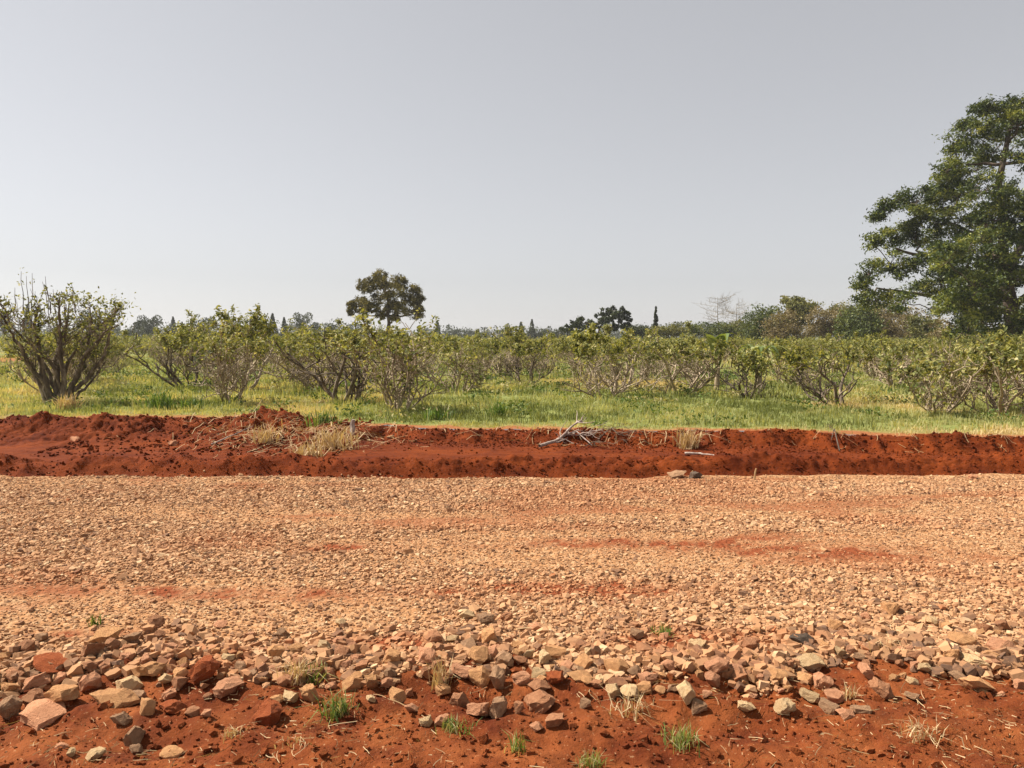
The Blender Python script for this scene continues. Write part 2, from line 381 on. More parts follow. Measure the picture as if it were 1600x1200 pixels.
def baresoil(x, y):
    u = CX + F * x / np.maximum(y, .1)
    s = sstep(.22, .36, fbm(x, y, 1.1, 4, 47) ) * .7 * sstep(150, 230, u) * sstep(520, 420, u) * sstep(20, 15, y)
    s = s + .95 * sstep(.45, .2, y - bank_edge(x) + .35 * vnoise(x * 2.2, y * 2, 48))
    s = s + np.exp(-((x + 33.5) / 5) ** 4 - ((y - 50) / 9) ** 4)
    return np.clip(s, 0, 1)
sheet('dirt_verge', xs_dense(4.0, .014), lambda x: x * 0 + 1.9, near_edge, np.linspace(0, 1, 130), M_verge, skirt1=True)
sheet('ground', xs_dense(4.0, .4), lambda x: x * 0 - 60, lambda x: x * 0 + 1.9, 1 - np.geomspace(1, .004, 30) + .004 * np.linspace(0, 1, 30), M_verge, skirt1=True)
sheet('gravel_road', xs_dense(9.0, .045), near_edge, far_edge, np.linspace(0, 1, 120), M_bed)
sheet('ditch', xs_dense(11.5, .026), far_edge, bank_edge, np.linspace(0, 1, 150), M_soil, skirt0=True)
def fieldfar(x): return x * 0 + 1300
sx = np.linspace(-1, 1, 420)
def field_sheet():
    xs = np.sign(sx) * (np.abs(sx) * 16 + np.abs(sx) ** 6 * 1000)
    ts = (np.geomspace(1, 260, 230) - 1) / 259; ts = ts ** 1.15
    return sheet('field', xs, bank_edge, fieldfar, ts, M_field, attrs=True)
field_sheet()

# ------------------------------------------------------------------ stones
def stone_bm(seed, cuts=9, bevel=0.0, squash=(1, 1, 1), sub=False):
    r = random.Random(seed); bm = bmesh.new(); bmesh.ops.create_cube(bm, size=2)
    for k in range(cuts):
        d = Vector((r.gauss(0, 1), r.gauss(0, 1), r.gauss(0, 1))).normalized()
        co = d * r.uniform(.62, .98) * (1.05 if k < 3 else 1.0)
        g = bm.verts[:] + bm.edges[:] + bm.faces[:]
        res = bmesh.ops.bisect_plane(bm, geom=g, plane_co=co, plane_no=d, clear_outer=True)
        ed = [e for e in res['geom_cut'] if isinstance(e, bmesh.types.BMEdge)]
        if ed:
            try: bmesh.ops.contextual_create(bm, geom=ed)
            except Exception: pass
    bmesh.ops.remove_doubles(bm, verts=bm.verts[:], dist=.02)
    if bevel:
        bmesh.ops.bevel(bm, geom=bm.edges[:], offset=bevel, segments=2, affect='EDGES', profile=.6, clamp_overlap=True)
    if sub:
        bmesh.ops.triangulate(bm, faces=bm.faces[:])
        bmesh.ops.subdivide_edges(bm, edges=[e for e in bm.edges if e.calc_length() > .35], cuts=2, use_grid_fill=True)
        bmesh.ops.triangulate(bm, faces=bm.faces[:])
        for v in bm.verts:
            q = np.array(v.co) * 1.7 + seed; q2 = q * 3.1
            v.co *= 1 + .12 * float(vnoise(np.array([q2[0] + q2[2] * .7]), np.array([q2[1] - q2[2] * .5]), seed + 1)[0]) + .22 * float(vnoise(np.array([q[0] + q[2] * .7]), np.array([q[1] - q[2] * .5]), seed)[0])
    bmesh.ops.recalc_face_normals(bm, faces=bm.faces[:])
    lo = Vector([min(v.co[i] for v in bm.verts) for i in range(3)]); hi = Vector([max(v.co[i] for v in bm.verts) for i in range(3)])
    for v in bm.verts:
        v.co = Vector([(v.co[i] - (lo[i] + hi[i]) / 2) / ((hi[i] - lo[i]) / 2) for i in range(3)])
    return bm
ROCKS = []
for k in range(16):
    bm = stone_bm(100 + k, 7 + k % 4, .07, sub=True); me = bpy.data.meshes.new('rock'); bm.to_mesh(me); bm.free()
    for p in me.polygons: p.use_smooth = False
    ROCKS.append(me)
ROUND = []
for k in range(4):
    bm = stone_bm(300 + k, 20, .16, sub=True); me = bpy.data.meshes.new('rock'); bm.to_mesh(me); bm.free(); ROUND.append(me)
_cache = {}
def rock_mesh(k, tone, rounded=False):
    key = (k, tone, rounded)
    if key not in _cache:
        me = (ROUND[k % 4] if rounded else ROCKS[k % 16]).copy(); me.materials.clear(); me.materials.append(STONE_M[tone]); _cache[key] = me
    return _cache[key]
LAND = []        # landmarks for describing the rest
rr = random.Random(5)
def put_rock(x, y, w, h, d, tone, shape, label, group, name='rock', sink=.2):
    me = rock_mesh(rr.randrange(16), tone, shape == 'r')
    o = bpy.data.objects.new(name, me); COL.objects.link(o)
    tilt = {'s': .22, 'b': .22, 'w': .5, 'r': .3, 'u': .25}[shape]
    e = Euler((rr.uniform(-tilt, tilt), rr.uniform(-tilt, tilt), rr.uniform(-.6, .6) + (0 if shape == 's' else rr.choice((0, 3.14)))), 'XYZ')
    S = np.array([w / 2, d / 2, h / 2]) * .98
    V = np.empty(len(me.vertices) * 3, np.float32); me.vertices.foreach_get('co', V); V = V.reshape(-1, 3) * S
    W = V @ np.array(e.to_matrix()).T
    z = hz1(x, y)
    o.rotation_euler = e; o.scale = tuple(S); o.location = (x, y, z - W[:, 2].min() - sink * h)
    tag(o, label, 'rock', group)
    return o
# (u, v, width, height in photo px, tone, shape, label)
HAND = [
 (14,1113,36,40,'grey','b','grey-brown blocky rock cut off by the left edge of the picture'),
 (70,1122,72,26,'pink','s','broad flat pinkish slab lying at the front of the left heap'),
 (97,1090,55,36,'tan','w','tan wedge-shaped rock leaning behind the broad pinkish slab'),
 (53,1094,38,25,'brown','r','rounded brown rock behind the broad pinkish slab'),
 (57,1073,46,20,'pink','s','flat pinkish stone behind the rounded brown rock'),
 (17,1078,30,20,'tan','b','tan stone at the back left end of the left heap'),
 (82,1054,58,20,'red','s','long red-stained stone at the top of the left heap'),
 (140,1070,30,34,'pink','b','upright pinkish block between the left heap and pale slab'),
 (202,1073,40,28,'pale','s','cream slab, palest in the left heap, tilted to the sun'),
 (236,1053,50,22,'tan','s','tan slab just behind the cream slab'),
 (180,1094,60,24,'tan','s','long low tan slab in front of the cream slab'),
 (215,1092,32,18,'grey','b','small grey block in front of the cream slab'),
 (231,1106,26,28,'tan','b','small upright tan block right of the long low slab'),
 (265,1087,26,18,'pink','b','small pinkish stone right of the cream slab'),
 (270,1108,46,22,'red','r','low red soil-covered lump right of the left heap'),
 (320,1055,50,45,'red','b','large red soil-covered boulder behind the stony edge'),
 (358,1083,42,25,'pink','b','pinkish stone midway between the left heap and green tuft'),
 (372,1069,22,14,'pale','b','small pale stone behind the midway pinkish stone'),
 (322,1116,16,15,'pink','r','tiny rounded pinkish stone alone on the red soil'),
 (300,1114,24,14,'brown','b','small brown stone beside the tiny rounded one'),
 (420,1118,50,40,'red','r','rounded red boulder with a deep shadow, left of the green tuft'),
 (452,1094,26,18,'pale','b','small cream stone behind and left of the green tuft'),
 (484,1086,28,28,'tan','b','square tan block touching the green tuft from behind'),
 (210,1153,24,36,'grey','u','narrow grey slab standing in the lower left soil'),
 (190,1126,28,22,'grey','b','grey block with a dark side in the lower left soil'),
 (213,1174,26,18,'grey','r','grey pebble at the foot of the narrow grey slab'),
 (150,1180,32,18,'pale','r','pale rounded pebble near the bottom left of the picture'),
 (112,1176,16,15,'pale','r','tiny cream pebble left of the pale rounded pebble'),
 (95,1166,22,12,'pink','r','tiny pinkish pebble nearest the bottom left corner'),
 (267,1180,36,14,'tan','s','flat tan chip near the bottom edge, left side'),
 (166,1000,42,18,'tan','s','long tan slab lying up on the gravel at left'),
 (551,1071,36,25,'tan','b','tan block just right of the green tuft'),
 (580,1068,22,28,'tan','b','narrow upright tan block right of the green tuft'),
 (618,1088,30,24,'tan','b','cube-like tan block with a black shaded front'),
 (643,1110,24,13,'pink','s','thin pinkish chip in front of the cube-like block'),
 (666,1129,22,18,'pale','b','pale stone at the left end of the front centre row'),
 (690,1127,22,16,'pink','b','pinkish stone second in the front centre row'),
 (716,1094,32,24,'brown','b','brown stone left of the two slanting bricks of stone'),
 (751,1062,36,33,'tan','b','sunlit square tan rock with a black shadow, centre'),
 (778,1066,22,40,'grey','u','tall narrow grey slab right of the sunlit square rock'),
 (725,1058,40,18,'pink','s','flat pinkish stone left of the sunlit square rock'),
 (748,1114,44,26,'pink','w','brick-shaped pinkish rock slanting down to the right'),
 (780,1108,28,36,'grey','u','upright grey-tan block right of the brick-shaped rock'),
 (811,1108,18,22,'brown','b','small brown wedge between the upright block and brown block'),
 (846,1100,50,33,'brown','b','big brown rectangular rock, front of the centre heap'),
 (841,1076,36,18,'brown','s','flat brown stone on top behind the big rectangular rock'),
 (866,1066,30,20,'red','b','rust-coloured stone behind the big rectangular rock'),
 (815,1062,32,20,'pink','b','pinkish stone behind and left of the rectangular rock'),
 (843,1052,30,20,'pale','b','pale stone behind the rust-coloured stone'),
 (838,1138,24,16,'pink','r','small rounded pinkish stone below the big rectangular rock'),
 (866,1129,32,20,'brown','b','brown stone at the right end of the front centre row'),
 (915,1101,20,18,'grey','b','small grey stone alone on red soil right of centre heap'),
 (963,1044,36,26,'tan','b','squarish tan rock right of the centre heap'),
 (993,1051,26,22,'grey','r','rounded grey rock beside the squarish tan rock'),
 (1013,1062,30,18,'pink','s','flat pinkish stone right of the rounded grey rock'),
 (906,1057,40,16,'tan','s','long flat tan stone at the front edge, right of centre'),
 (616,1033,32,26,'tan','b','tan rock on the gravel edge left of the dry tuft'),
 (866,1021,36,22,'tan','b','tan rock standing at the back of the centre heap'),
 (850,1034,22,24,'pale','u','thin pale upright stone in the centre heap'),
 (886,1041,24,20,'pink','r','rounded pinkish stone at the middle of the centre heap'),
 (911,1040,28,20,'tan','w','tan wedge next to the rounded pinkish stone'),
 (693,1083,28,20,'tan','b','tan stone below the dry grass tuft'),
 (730,963,24,20,'pale','w','pale pointed stone standing up in the gravel'),
 (1071,1088,26,40,'pale','u','tall cream stone standing right of the straw husk'),
 (1090,1108,26,20,'grey','b','grey stone at the foot of the tall cream stone'),
 (1166,1111,30,18,'pale','b','pale stone left of the round cream stone'),
 (1226,1108,36,30,'pale','r','round cream stone in the soil at right'),
 (1266,1094,32,18,'pale','s','flat cream stone behind the round cream stone'),
 (1296,1108,36,22,'grey','b','grey stone right of the round cream stone'),
 (1306,1093,42,22,'pink','w','pinkish wedge stone above the small right-hand row'),
 (1321,1118,28,15,'pink','r','pinkish pebble at the front of the right-hand row'),
 (1347,1110,34,14,'grey','s','flat grey stone near the end of the right-hand row'),
 (1376,1088,42,22,'brown','w','brown wedge at the right end of the right-hand row'),
 (1286,1068,30,24,'pink','b','pinkish cube stone behind the right-hand row'),
 (1213,1060,32,20,'tan','b','tan stone left of the pinkish cube stone'),
 (1256,1061,30,14,'tan','s','flat tan stone between tan stone and pinkish cube'),
 (1119,1048,42,28,'pink','b','large pinkish rock at the gravel edge right of centre'),
 (1093,1043,22,16,'tan','b','tan stone left of the large pinkish rock'),
 (1090,1011,28,26,'pale','w','pale three-cornered stone up on the gravel right of centre'),
 (1263,1040,46,20,'pale','s','long pale slab at the gravel edge on the right'),
 (1256,1003,42,22,'dark','b','black rock at the gravel edge, darkest of all'),
 (1293,1013,26,16,'tan','w','tan stone right of the black rock'),
 (1426,1092,24,12,'grey','b','small grey stone alone on the soil at far right'),
 (1523,1072,52,22,'tan','s','long tan stone alone on the soil near right edge'),
 (1496,1060,26,16,'grey','b','grey stone behind the long lone tan stone'),
 (1594,1068,22,24,'pink','b','pinkish stone cut off by the right edge of the picture'),
 (1486,1027,30,26,'tan','b','tan block at the right end of the gravel edge'),
 (1523,1037,42,18,'pale','s','pale slab right of the end tan block'),
 (1503,1005,42,18,'tan','s','flat tan stone behind the end tan block'),
 (1560,1013,46,22,'pink','b','pinkish block on the gravel near the right edge'),
 (1583,1022,34,16,'grey','s','grey slab behind the cut-off pinkish stone'),
]
# fine stones of the same kinds fill the rest
LM = []
for (u, v, w, h, tone, shp, lab) in HAND:
    p = ground(u, v + h * .32); k = p[1] / F
    if v > 985: h = h * 1.0
    dpt = w * k * rr.uniform(.75, 1.0) if shp != 'u' else w * k * rr.uniform(1.0, 1.5)
    yy = p[1] + dpt * .28
    put_rock(p[0] * yy / p[1], yy, w * k, h * k * .92, dpt, tone, shp, lab, 'stones along the near edge of the gravel')
    LM.append((u, v, lab))
# more single stones, described by their neighbours
SHORT = {}
def words(s, n): return ' '.join(s.split()[:n])
KEY = {'grey-brown blocky':'grey-brown cut-off rock'}
LMK = [(14,1113,'grey-brown rock at the left picture edge'),(70,1122,'broad pinkish slab'),(53,1094,'rounded brown rock'),(82,1054,'long red-stained stone'),(202,1073,'cream slab'),(236,1053,'tan slab behind the cream slab'),(320,1055,'large red soil-covered boulder'),(420,1118,'rounded red boulder'),(484,1086,'square block by the green tuft'),(551,1071,'tan block right of the green tuft'),(618,1088,'cube-like tan block'),(616,1033,'tan rock left of the dry tuft'),(751,1062,'sunlit square tan rock'),(778,1066,'tall narrow grey slab'),(748,1114,'brick-shaped slanting rock'),(846,1100,'big brown rectangular rock'),(866,1021,'tan rock behind the centre heap'),(911,1040,'tan wedge of the centre heap'),(963,1044,'squarish tan rock'),(993,1051,'rounded grey rock'),(1071,1088,'tall cream stone'),(1119,1048,'large pinkish rock'),(1090,1011,'pale three-cornered stone'),(1226,1108,'round cream stone'),(1263,1040,'long pale slab'),(1256,1003,'black rock'),(1286,1068,'pinkish cube stone'),(1376,1088,'brown wedge'),(1486,1027,'end tan block'),(1523,1072,'long lone tan stone'),(1560,1013,'pinkish block near the right edge'),(166,1000,'long tan slab on the gravel'),(730,963,'pale pointed stone')]
extra = []
tries = 0
while len(extra) < 212 and tries < 9000:
    tries += 1
    u = rr.uniform(-10, 1610)
    x0 = (u - CX) / F * 3.8
    vb = float(pix([x0, float(near_edge(np.array([x0]))[0]), 0])[1])
    q = rr.random()
    v = vb + (rr.gauss(6, 15) if q < .8 else rr.uniform(-60, -10) if q < .88 else rr.uniform(0, 60))
    w = (15 + 17 * rr.random() ** 1.6) * (1.0 if q < .72 else .85) * (1.1 if 500 < u < 1000 or u < 300 else .95)
    if any(abs(u - a[0]) < (w + a[2]) * .40 and abs(v - a[1]) < (w * .6 + a[3]) * .36 for a in HAND + extra): continue
    tone = rr.choice(['tan', 'brown', 'pink', 'pink', 'grey', 'brown', 'pale', 'tan'])
    extra.append((u, v, w, w * rr.uniform(.5, .8), tone, rr.choice('bbwsb')))
lab_n = {}; todo = []
ORD = ['nearest', 'second', 'third', 'fourth', 'fifth', 'sixth', 'seventh', 'eighth', 'ninth', 'tenth', 'eleventh', 'twelfth']
TW = {'tan': 'tan', 'pink': 'pinkish', 'grey': 'grey', 'brown': 'brown', 'pale': 'cream'}
SW = {'b': 'blocky', 'w': 'wedge-shaped', 's': 'flat'}
for e in extra:
    L = min(LMK, key=lambda a: (a[0] - e[0]) ** 2 + ((a[1] - e[1]) * 1.6) ** 2)
    dx, dy = e[0] - L[0], (e[1] - L[1]) * 1.6
    side = ('right of' if dx > 0 else 'left of') if abs(dx) > abs(dy) else ('in front of' if dy > 0 else 'behind')
    todo.append((f'{TW[e[4]]} {SW[e[5]]} stone {side} the {L[2]}', math.hypot(dx, dy), e))
todo.sort(key=lambda a: a[1])
cnt = {}
for s, d, e in todo: cnt[s] = cnt.get(s, 0) + 1
seen = {}
for s, d, e in todo:
    lab = 'small ' + s if e[2] < 30 else s
    if cnt[s] > 1:
        k = seen.get(s, 0); seen[s] = k + 1
        lab = (ORD[min(k, 11)] + ' ') + s
    u, v, w, h, tone, shp = e
    p = ground(u, v + h * .3); k = p[1] / F
    put_rock(p[0], p[1] + w * k * .3, w * k, h * k, w * k * rr.uniform(.7, 1.1), tone, shp, lab, 'stones along the near edge of the gravel', sink=.1)

# crushed stone on the road, one mass
def stone_bank(n, seed, cuts):
    out = []
    for k in range(n):
        bm = stone_bm(seed + k, cuts); bmesh.ops.triangulate(bm, faces=bm.faces[:])
        bm.verts.index_update()
        out.append((np.array([v.co[:] for v in bm.verts]), np.array([[v.index for v in f.verts] for f in bm.faces]))); bm.free()
    return out
BANK = stone_bank(22, 500, 6)
def scatter_stones(acc, X, Y, size, r, sink=.3, rnd=None, flat=(.5, .85), tilt=.55):
    n = len(X); Z = height(X, Y)
    which = r.integers(0, len(BANK), n)
    rv = r.uniform(0, 1, n) if rnd is None else rnd
    for b, (V, T) in enumerate(BANK):
        I = np.nonzero(which == b)[0]; m = len(I)
        if not m: continue
        S = np.stack([r.uniform(.75, 1.3, m), r.uniform(.65, 1.1, m), r.uniform(flat[0], flat[1], m)], 1) * size[I, None] * .5
        W = V[None] * S[:, None, :]
        ax = r.uniform(-tilt, tilt, m); az = r.uniform(0, 6.283, m); ay = r.uniform(-tilt * .7, tilt * .7, m)
        c, s = np.cos(ax)[:, None], np.sin(ax)[:, None]; y, z = W[..., 1] * c - W[..., 2] * s, W[..., 1] * s + W[..., 2] * c
        c, s = np.cos(ay)[:, None], np.sin(ay)[:, None]; x, z = W[..., 0] * c + z * s, -W[..., 0] * s + z * c
        c, s = np.cos(az)[:, None], np.sin(az)[:, None]; x, y = x * c - y * s, x * s + y * c
        z = z - z.min(1, keepdims=True) * (1 - sink * 2)
        P = np.stack([x + X[I, None], y + Y[I, None], z + Z[I, None]], -1)
        acc.add(P.reshape(-1, 3), (T[None] + np.arange(m)[:, None, None] * len(V)).reshape(-1, 3), np.repeat(rv[I], len(V)))
r1 = np.random.default_rng(3)
def road_points(n, r, y0=None):
    Y = np.sqrt(r.uniform(3.35 ** 2, 9.15 ** 2, n)); X = r.uniform(-1, 1, n) * (Y * .70 + 1.1)
    a, b = near_edge(X), far_edge(X)
    return X, Y, a, b
ga = Acc()
X, Y, a, b = road_points(300000, r1)
du = dusty(X, Y); re_ = redness(X, Y)
dens = np.clip(.96 - .5 * du - .6 * re_, .1, 1) * (.62 + .38 * sstep(.2, .9, 9.3 - Y))
edge = sstep(-.16, .06, Y - a + r1.normal(0, .05, len(X)))
keep = (r1.uniform(0, 1, len(X)) < dens * edge) & (Y < b + r1.normal(0, .05, len(X)))
X, Y, a, du = X[keep], Y[keep], a[keep], du[keep]
coarse = np.exp(-np.clip(Y - a - .05, 0, 9) / .4)
size = (.008 + .0105 * r1.gamma(1.6, .5, len(X))) * (1 + 1.2 * coarse * r1.uniform(.0, 1.1, len(X)) ** 2) * (1 - .3 * du)
scatter_stones(ga, X, Y, np.clip(size, .008, .062), r1, .34, flat=(.45, .8), tilt=.45)
n = 5200; X = r1.uniform(-3.6, 3.6, n); Y = near_edge(X) + r1.normal(.06, .13, n) + .12 * fbm(X, Y[:1].mean() + X * 0, .6, 3, 68); k = (redness(X, Y) < .55) & (Y > near_edge(X) - .16) & (fbm(X, Y, .28, 3, 69) > -.12)
scatter_stones(ga, X[k], Y[k], np.clip(r1.gamma(3., .0105, k.sum()) + .008, .01, .062), r1, .2, rnd=np.clip(r1.normal(.30, .27, k.sum()), 0, 1))
gv = np.concatenate(ga.V); g = ga.build('gravel', M_gravel, extra={'red': redness(gv[:, 0], gv[:, 1])}); g['kind'] = 'stuff'; g['label'] = 'tan crushed stone covering the road'
# loose soil clods
ca = Acc(); r2 = np.random.default_rng(4)
n = 4500; X = r2.uniform(-9.5, 9.5, n); Y = far_edge(X) + np.abs(r2.normal(.22, .22, n)); k = np.abs(X) < Y * .72 + 1
scatter_stones(ca, X[k], Y[k], np.clip(r2.gamma(1.5, .006, k.sum()) + .004, 0, .04), r2, .3, flat=(.6, 1))
n = 8000; X = r2.uniform(-10, 10, n); Y = bank_edge(X) - np.abs(r2.normal(.1, .5, n)); k = (np.abs(X) < Y * .72 + 1) & (Y > far_edge(X) + .1)
scatter_stones(ca, X[k], Y[k], np.clip(r2.gamma(2, .006, k.sum()) + .006, 0, .035), r2, .3, flat=(.6, 1))
n = 1300; X = r2.uniform(-6.5, -2.3, n); Y = r2.uniform(10.2, 13.2, n)
scatter_stones(ca, X, Y, np.clip(r2.gamma(2, .011, n) + .008, 0, .07), r2, .3, flat=(.6, 1))
o = ca.build('soil_clods', M_soil); o['kind'] = 'stuff'; o['label'] = 'loose red soil clods along the ditch'
ca = Acc(); n = 8000; Y = r2.uniform(2.3, 3.9, n); X = r2.uniform(-1, 1, n) * (Y * .7 + .8); k = Y < near_edge(X) + .15
scatter_stones(ca, X[k], Y[k], r2.gamma(1.1, .006, k.sum()) + .003, r2, .3, flat=(.6, 1))
o = ca.build('soil_crumbs', M_verge); o['kind'] = 'stuff'; o['label'] = 'fine red soil crumbs on the near verge'

# ------------------------------------------------------------------ grass
def blades(acc, X, Y, Z, h, w, r, rnd, lean=.45):
    n = len(X); az = r.uniform(0, 6.283, n); bx, by = np.cos(az), np.sin(az)
    fa = r.uniform(0, 6.283, n); wx, wy = np.cos(fa), np.sin(fa)
    ln = np.abs(r.normal(0, lean, n)) * h
    B = np.stack([X, Y, Z], 1); W = np.stack([wx, wy, 0 * wx], 1) * (w * .5)[:, None]
    mid = B + np.stack([bx * ln * .35, by * ln * .35, h * .6], 1); tip = B + np.stack([bx * ln, by * ln, h * np.sqrt(np.clip(1 - (ln / h) ** 2 * .5, .15, 1))], 1)
    V = np.stack([B - W, B + W, mid + W * .75, mid - W * .75, tip], 1).reshape(-1, 3)
    i = np.arange(n)[:, None] * 5
    acc.add2(V, i + np.array([[0, 1, 2, 3]]), i + np.array([[3, 2, 4]]), np.repeat(rnd, 5))
gr = Acc(); r3 = np.random.default_rng(8)
def grass_band(y0, y1, ntuft, per, hh, ww, spread):
    Y = np.sqrt(r3.uniform(y0 ** 2, y1 ** 2, ntuft)); X = r3.uniform(-1, 1, ntuft) * (Y * .70 + 1.5)
    tall = r3.gamma(3, .33, ntuft)
    X = np.repeat(X, per) + r3.normal(0, spread, ntuft * per); Y = np.repeat(Y, per) + r3.normal(0, spread, ntuft * per); tall = np.repeat(tall, per)
    dr = dryness(X, Y); so = baresoil(X, Y)
    k = (Y > bank_edge(X) - .02) & (r3.uniform(0, 1, len(X)) > so * .85)
    X, Y, dr, tall = X[k], Y[k], dr[k], tall[k]
    n = len(X)
    rnd = np.clip(.22 + .7 * dr + .75 * fbm(X, Y, 1.3, 4, 71) + r3.normal(0, .13, n), 0, 1)
    lo = .55 + .45 * sstep(0, 1.2, Y - bank_edge(X)) * (1 - .4 * dr)
    blades(gr, X, Y, height(X, Y), hh * tall * lo * r3.uniform(.5, 1.2, n), ww * r3.uniform(.6, 1.3, n), r3, rnd)
grass_band(10.4, 17, 6500, 15, .075, .013, .07)
grass_band(17, 27, 5600, 13, .10, .022, .12)
grass_band(27, 60, 5200, 10, .15, .05, .25)
wd = Acc()
n = 520; Y = np.sqrt(r3.uniform(11.5 ** 2, 34 ** 2, n)); X = r3.uniform(-1, 1, n) * (Y * .7 + 1); k = (Y > bank_edge(X) + .15) & (baresoil(X, Y) < .4); X, Y = X[k], Y[k]
for x, y in zip(X, Y):
    m = int(r3.integers(25, 70)); sp_ = r3.uniform(.08, .26); hh_ = r3.uniform(.05, .16); C = np.stack([x + r3.normal(0, sp_, m), y + r3.normal(0, sp_, m), r3.uniform(.02, hh_ * 1.6, m)], 1); C[:, 2] += height(C[:, 0], C[:, 1])
    leaves(wd, C, .055 + .0016 * y, r3, .4, .45, np.clip(r3.normal(r3.choice([.12, .3, .5, .85]), .13, m), 0, 1))
o = wd.build('weeds', M_weed); o['kind'] = 'stuff'; o['label'] = 'low leafy weeds among the grass'
o = gr.build('grass', M_grass); o['kind'] = 'stuff'; o['label'] = 'green and straw-coloured grass over the field'

# ------------------------------------------------------------------ straw litter
sa = Acc(); r4 = np.random.default_rng(9)
def straws(acc, X, Y, L, w, r, lift=.02, up=.0):
    for x, y, l_ in zip(X, Y, L):
        az = r.uniform(0, 6.283); d = np.array([math.cos(az), math.sin(az), 0]); s = np.array([-d[1], d[0], 0]) * w * r.uniform(.5, 1.2) * .5
        t = np.linspace(-.5, .5, 4); bow = r.normal(0, .25)
        P = np.stack([x + d[0] * t * l_ - d[1] * bow * l_ * (t * t), y + d[1] * t * l_ + d[0] * bow * l_ * (t * t), t * 0], 1)
        P[:, 2] = height(P[:, 0], P[:, 1]) + lift * r.uniform(.3, 1) + np.array([0, .4, .8, 1.0]) * l_ * abs(r.normal(0, up + .06))
        V = np.stack([P - s, P + s + np.array([0, 0, .002])], 1).reshape(-1, 3)
        Q = np.array([[0, 1, 3, 2], [2, 3, 5, 4], [4, 5, 7, 6]])
        acc.add(V, Q, r.uniform(0, 1))
n = 3200; Y = r4.uniform(2.35, 3.65, n); X = r4.uniform(-1, 1, n) * (Y * .7 + .3)
k = (vnoise(X * 1.6, Y * 1.6, 81) + .45 * sstep(3.3, 2.5, Y) + .25 * sstep(-.6, .6, X) > .12); X, Y = X[k], Y[k]
straws(sa, X, Y, r4.gamma(1.4, .018, len(X)) + .005, .0022, r4)
n = 700; X = r4.normal(-3.0, .7, n); Y = r4.normal(11.1, .42, n); straws(sa, X, Y, r4.gamma(2.5, .06, n), .008, r4, .05, .15)
n = 150; X = r4.normal(-4.0, .6, n); Y = r4.normal(12.0, .4, n); straws(sa, X, Y, r4.gamma(3, .06, n), .009, r4, .05, .2)
n = 240; X = r4.uniform(-9, 9, n); Y = bank_edge(X) - np.abs(r4.normal(.02, .2, n)); straws(sa, X, Y, r4.gamma(3, .04, n), .009, r4, .03, .02)
n = 90; X = r4.normal(1.3, .8, n); Y = bank_edge(X) - np.abs(r4.normal(.1, .3, n)); straws(sa, X, Y, r4.gamma(3, .05, n), .009, r4, .04, .05)
n = 120; Y = r4.uniform(4, 8.8, n); X = r4.uniform(-1, 1, n) * Y * .7; straws(sa, X, Y, r4.gamma(3, .03, n), .005, r4, .04)
o = sa.build('straw', M_straw); o['kind'] = 'stuff'; o['label'] = 'scattered dry straw on red soil'

# tufts in the foreground and along the bank
def tuft(u, v, wpx, hpx, nbl, dryf, label, r, name='grass_tuft', lean=.7, cat='grass tuft', mat=None):
    p = ground(u, v); k = p[1] / F; a = Acc()
    X = r.normal(0, wpx * k * .22, nbl); Y = r.normal(0, wpx * k * .18, nbl)
    rnd = np.clip(r.normal(dryf, .2, nbl) + (r.uniform(0, 1, nbl) < .18) * .5, 0, 1)
    blades(a, X, Y, X * 0 - .01, hpx * k * r.uniform(.55, 1.25, nbl), np.full(nbl, max(.0035, 2.0 * k)) * r.uniform(.6, 1.3, nbl), r, rnd, lean)
    o = a.build(name, mat or (M_straw if dryf > .84 else M_tuft)); o.location = tuple(p); tag(o, label, cat, 'grass tufts on the soil'); return o
tr = np.random.default_rng(12)
tuft(527, 1116, 52, 36, 130, .25, 'bright green grass tuft, greenest in the red foreground soil', tr)
tuft(492, 1066, 34, 36, 60, .6, 'yellow-green tuft behind the square tan block', tr)
tuft(690, 1075, 34, 54, 70, .85, 'pale dry grass tuft standing on the stony edge left of centre', tr, lean=.4)
tuft(463, 1064, 46, 40, 80, .97, 'bleached straw tuft left of the yellow-green tuft', tr)
tuft(708, 1142, 50, 26, 70, .6, 'low yellowish tuft among the front centre stones', tr)
tuft(808, 1172, 34, 32, 45, .5, 'thin green tuft below the big brown rectangular rock', tr)
tuft(922, 1198, 52, 30, 80, .6, 'tuft cut off by the bottom edge of the picture', tr)
tuft(1066, 1164, 66, 34, 110, .62, 'wide low tuft of mixed green and straw, right of centre', tr)
tuft(1036, 990, 40, 18, 60, .45, 'small green tuft growing in the gravel', tr)
tuft(148, 978, 20, 22, 30, .2, 'tiny dark green sprig in the gravel at left', tr)
tuft(366, 1150, 44, 20, 60, .95, 'dry straw tuft on soil below the rounded red boulder', tr)
tuft(1440, 1150, 70, 24, 70, .97, 'bleached straw wisp on bare soil at lower right', tr, lean=1.0)
tuft(1330, 1090, 26, 24, 30, .97, 'little straw wisp behind the brown wedge stone', tr)
tuft(985, 1112, 70, 34, 60, .97, 'flattened straw husk on the red soil right of centre', tr, lean=1.1)
tuft(1385, 1015, 60, 24, 60, .97, 'dry tuft at the gravel edge right of the black rock', tr)
tuft(465, 1160, 40, 14, 40, 1., 'small bleached husk at the bottom left of centre', tr, lean=1.1)
tuft(1075, 700, 36, 36, 110, .97, 'pale dry tuft hanging over the cut bank', tr)
tuft(415, 690, 40, 30, 80, .9, 'dry tuft on the left soil heap', tr)
tuft(520, 700, 70, 36, 150, .95, 'matted dry grass clump at the foot of the left heap', tr, lean=.9)
tuft(480, 712, 60, 22, 100, .97, 'flat straw clump in front of the matted grass clump', tr, lean=1.2)
tuft(500, 668, 60, 26, 110, .2, 'dark green weed clump on the bank top beside the stake', tr)
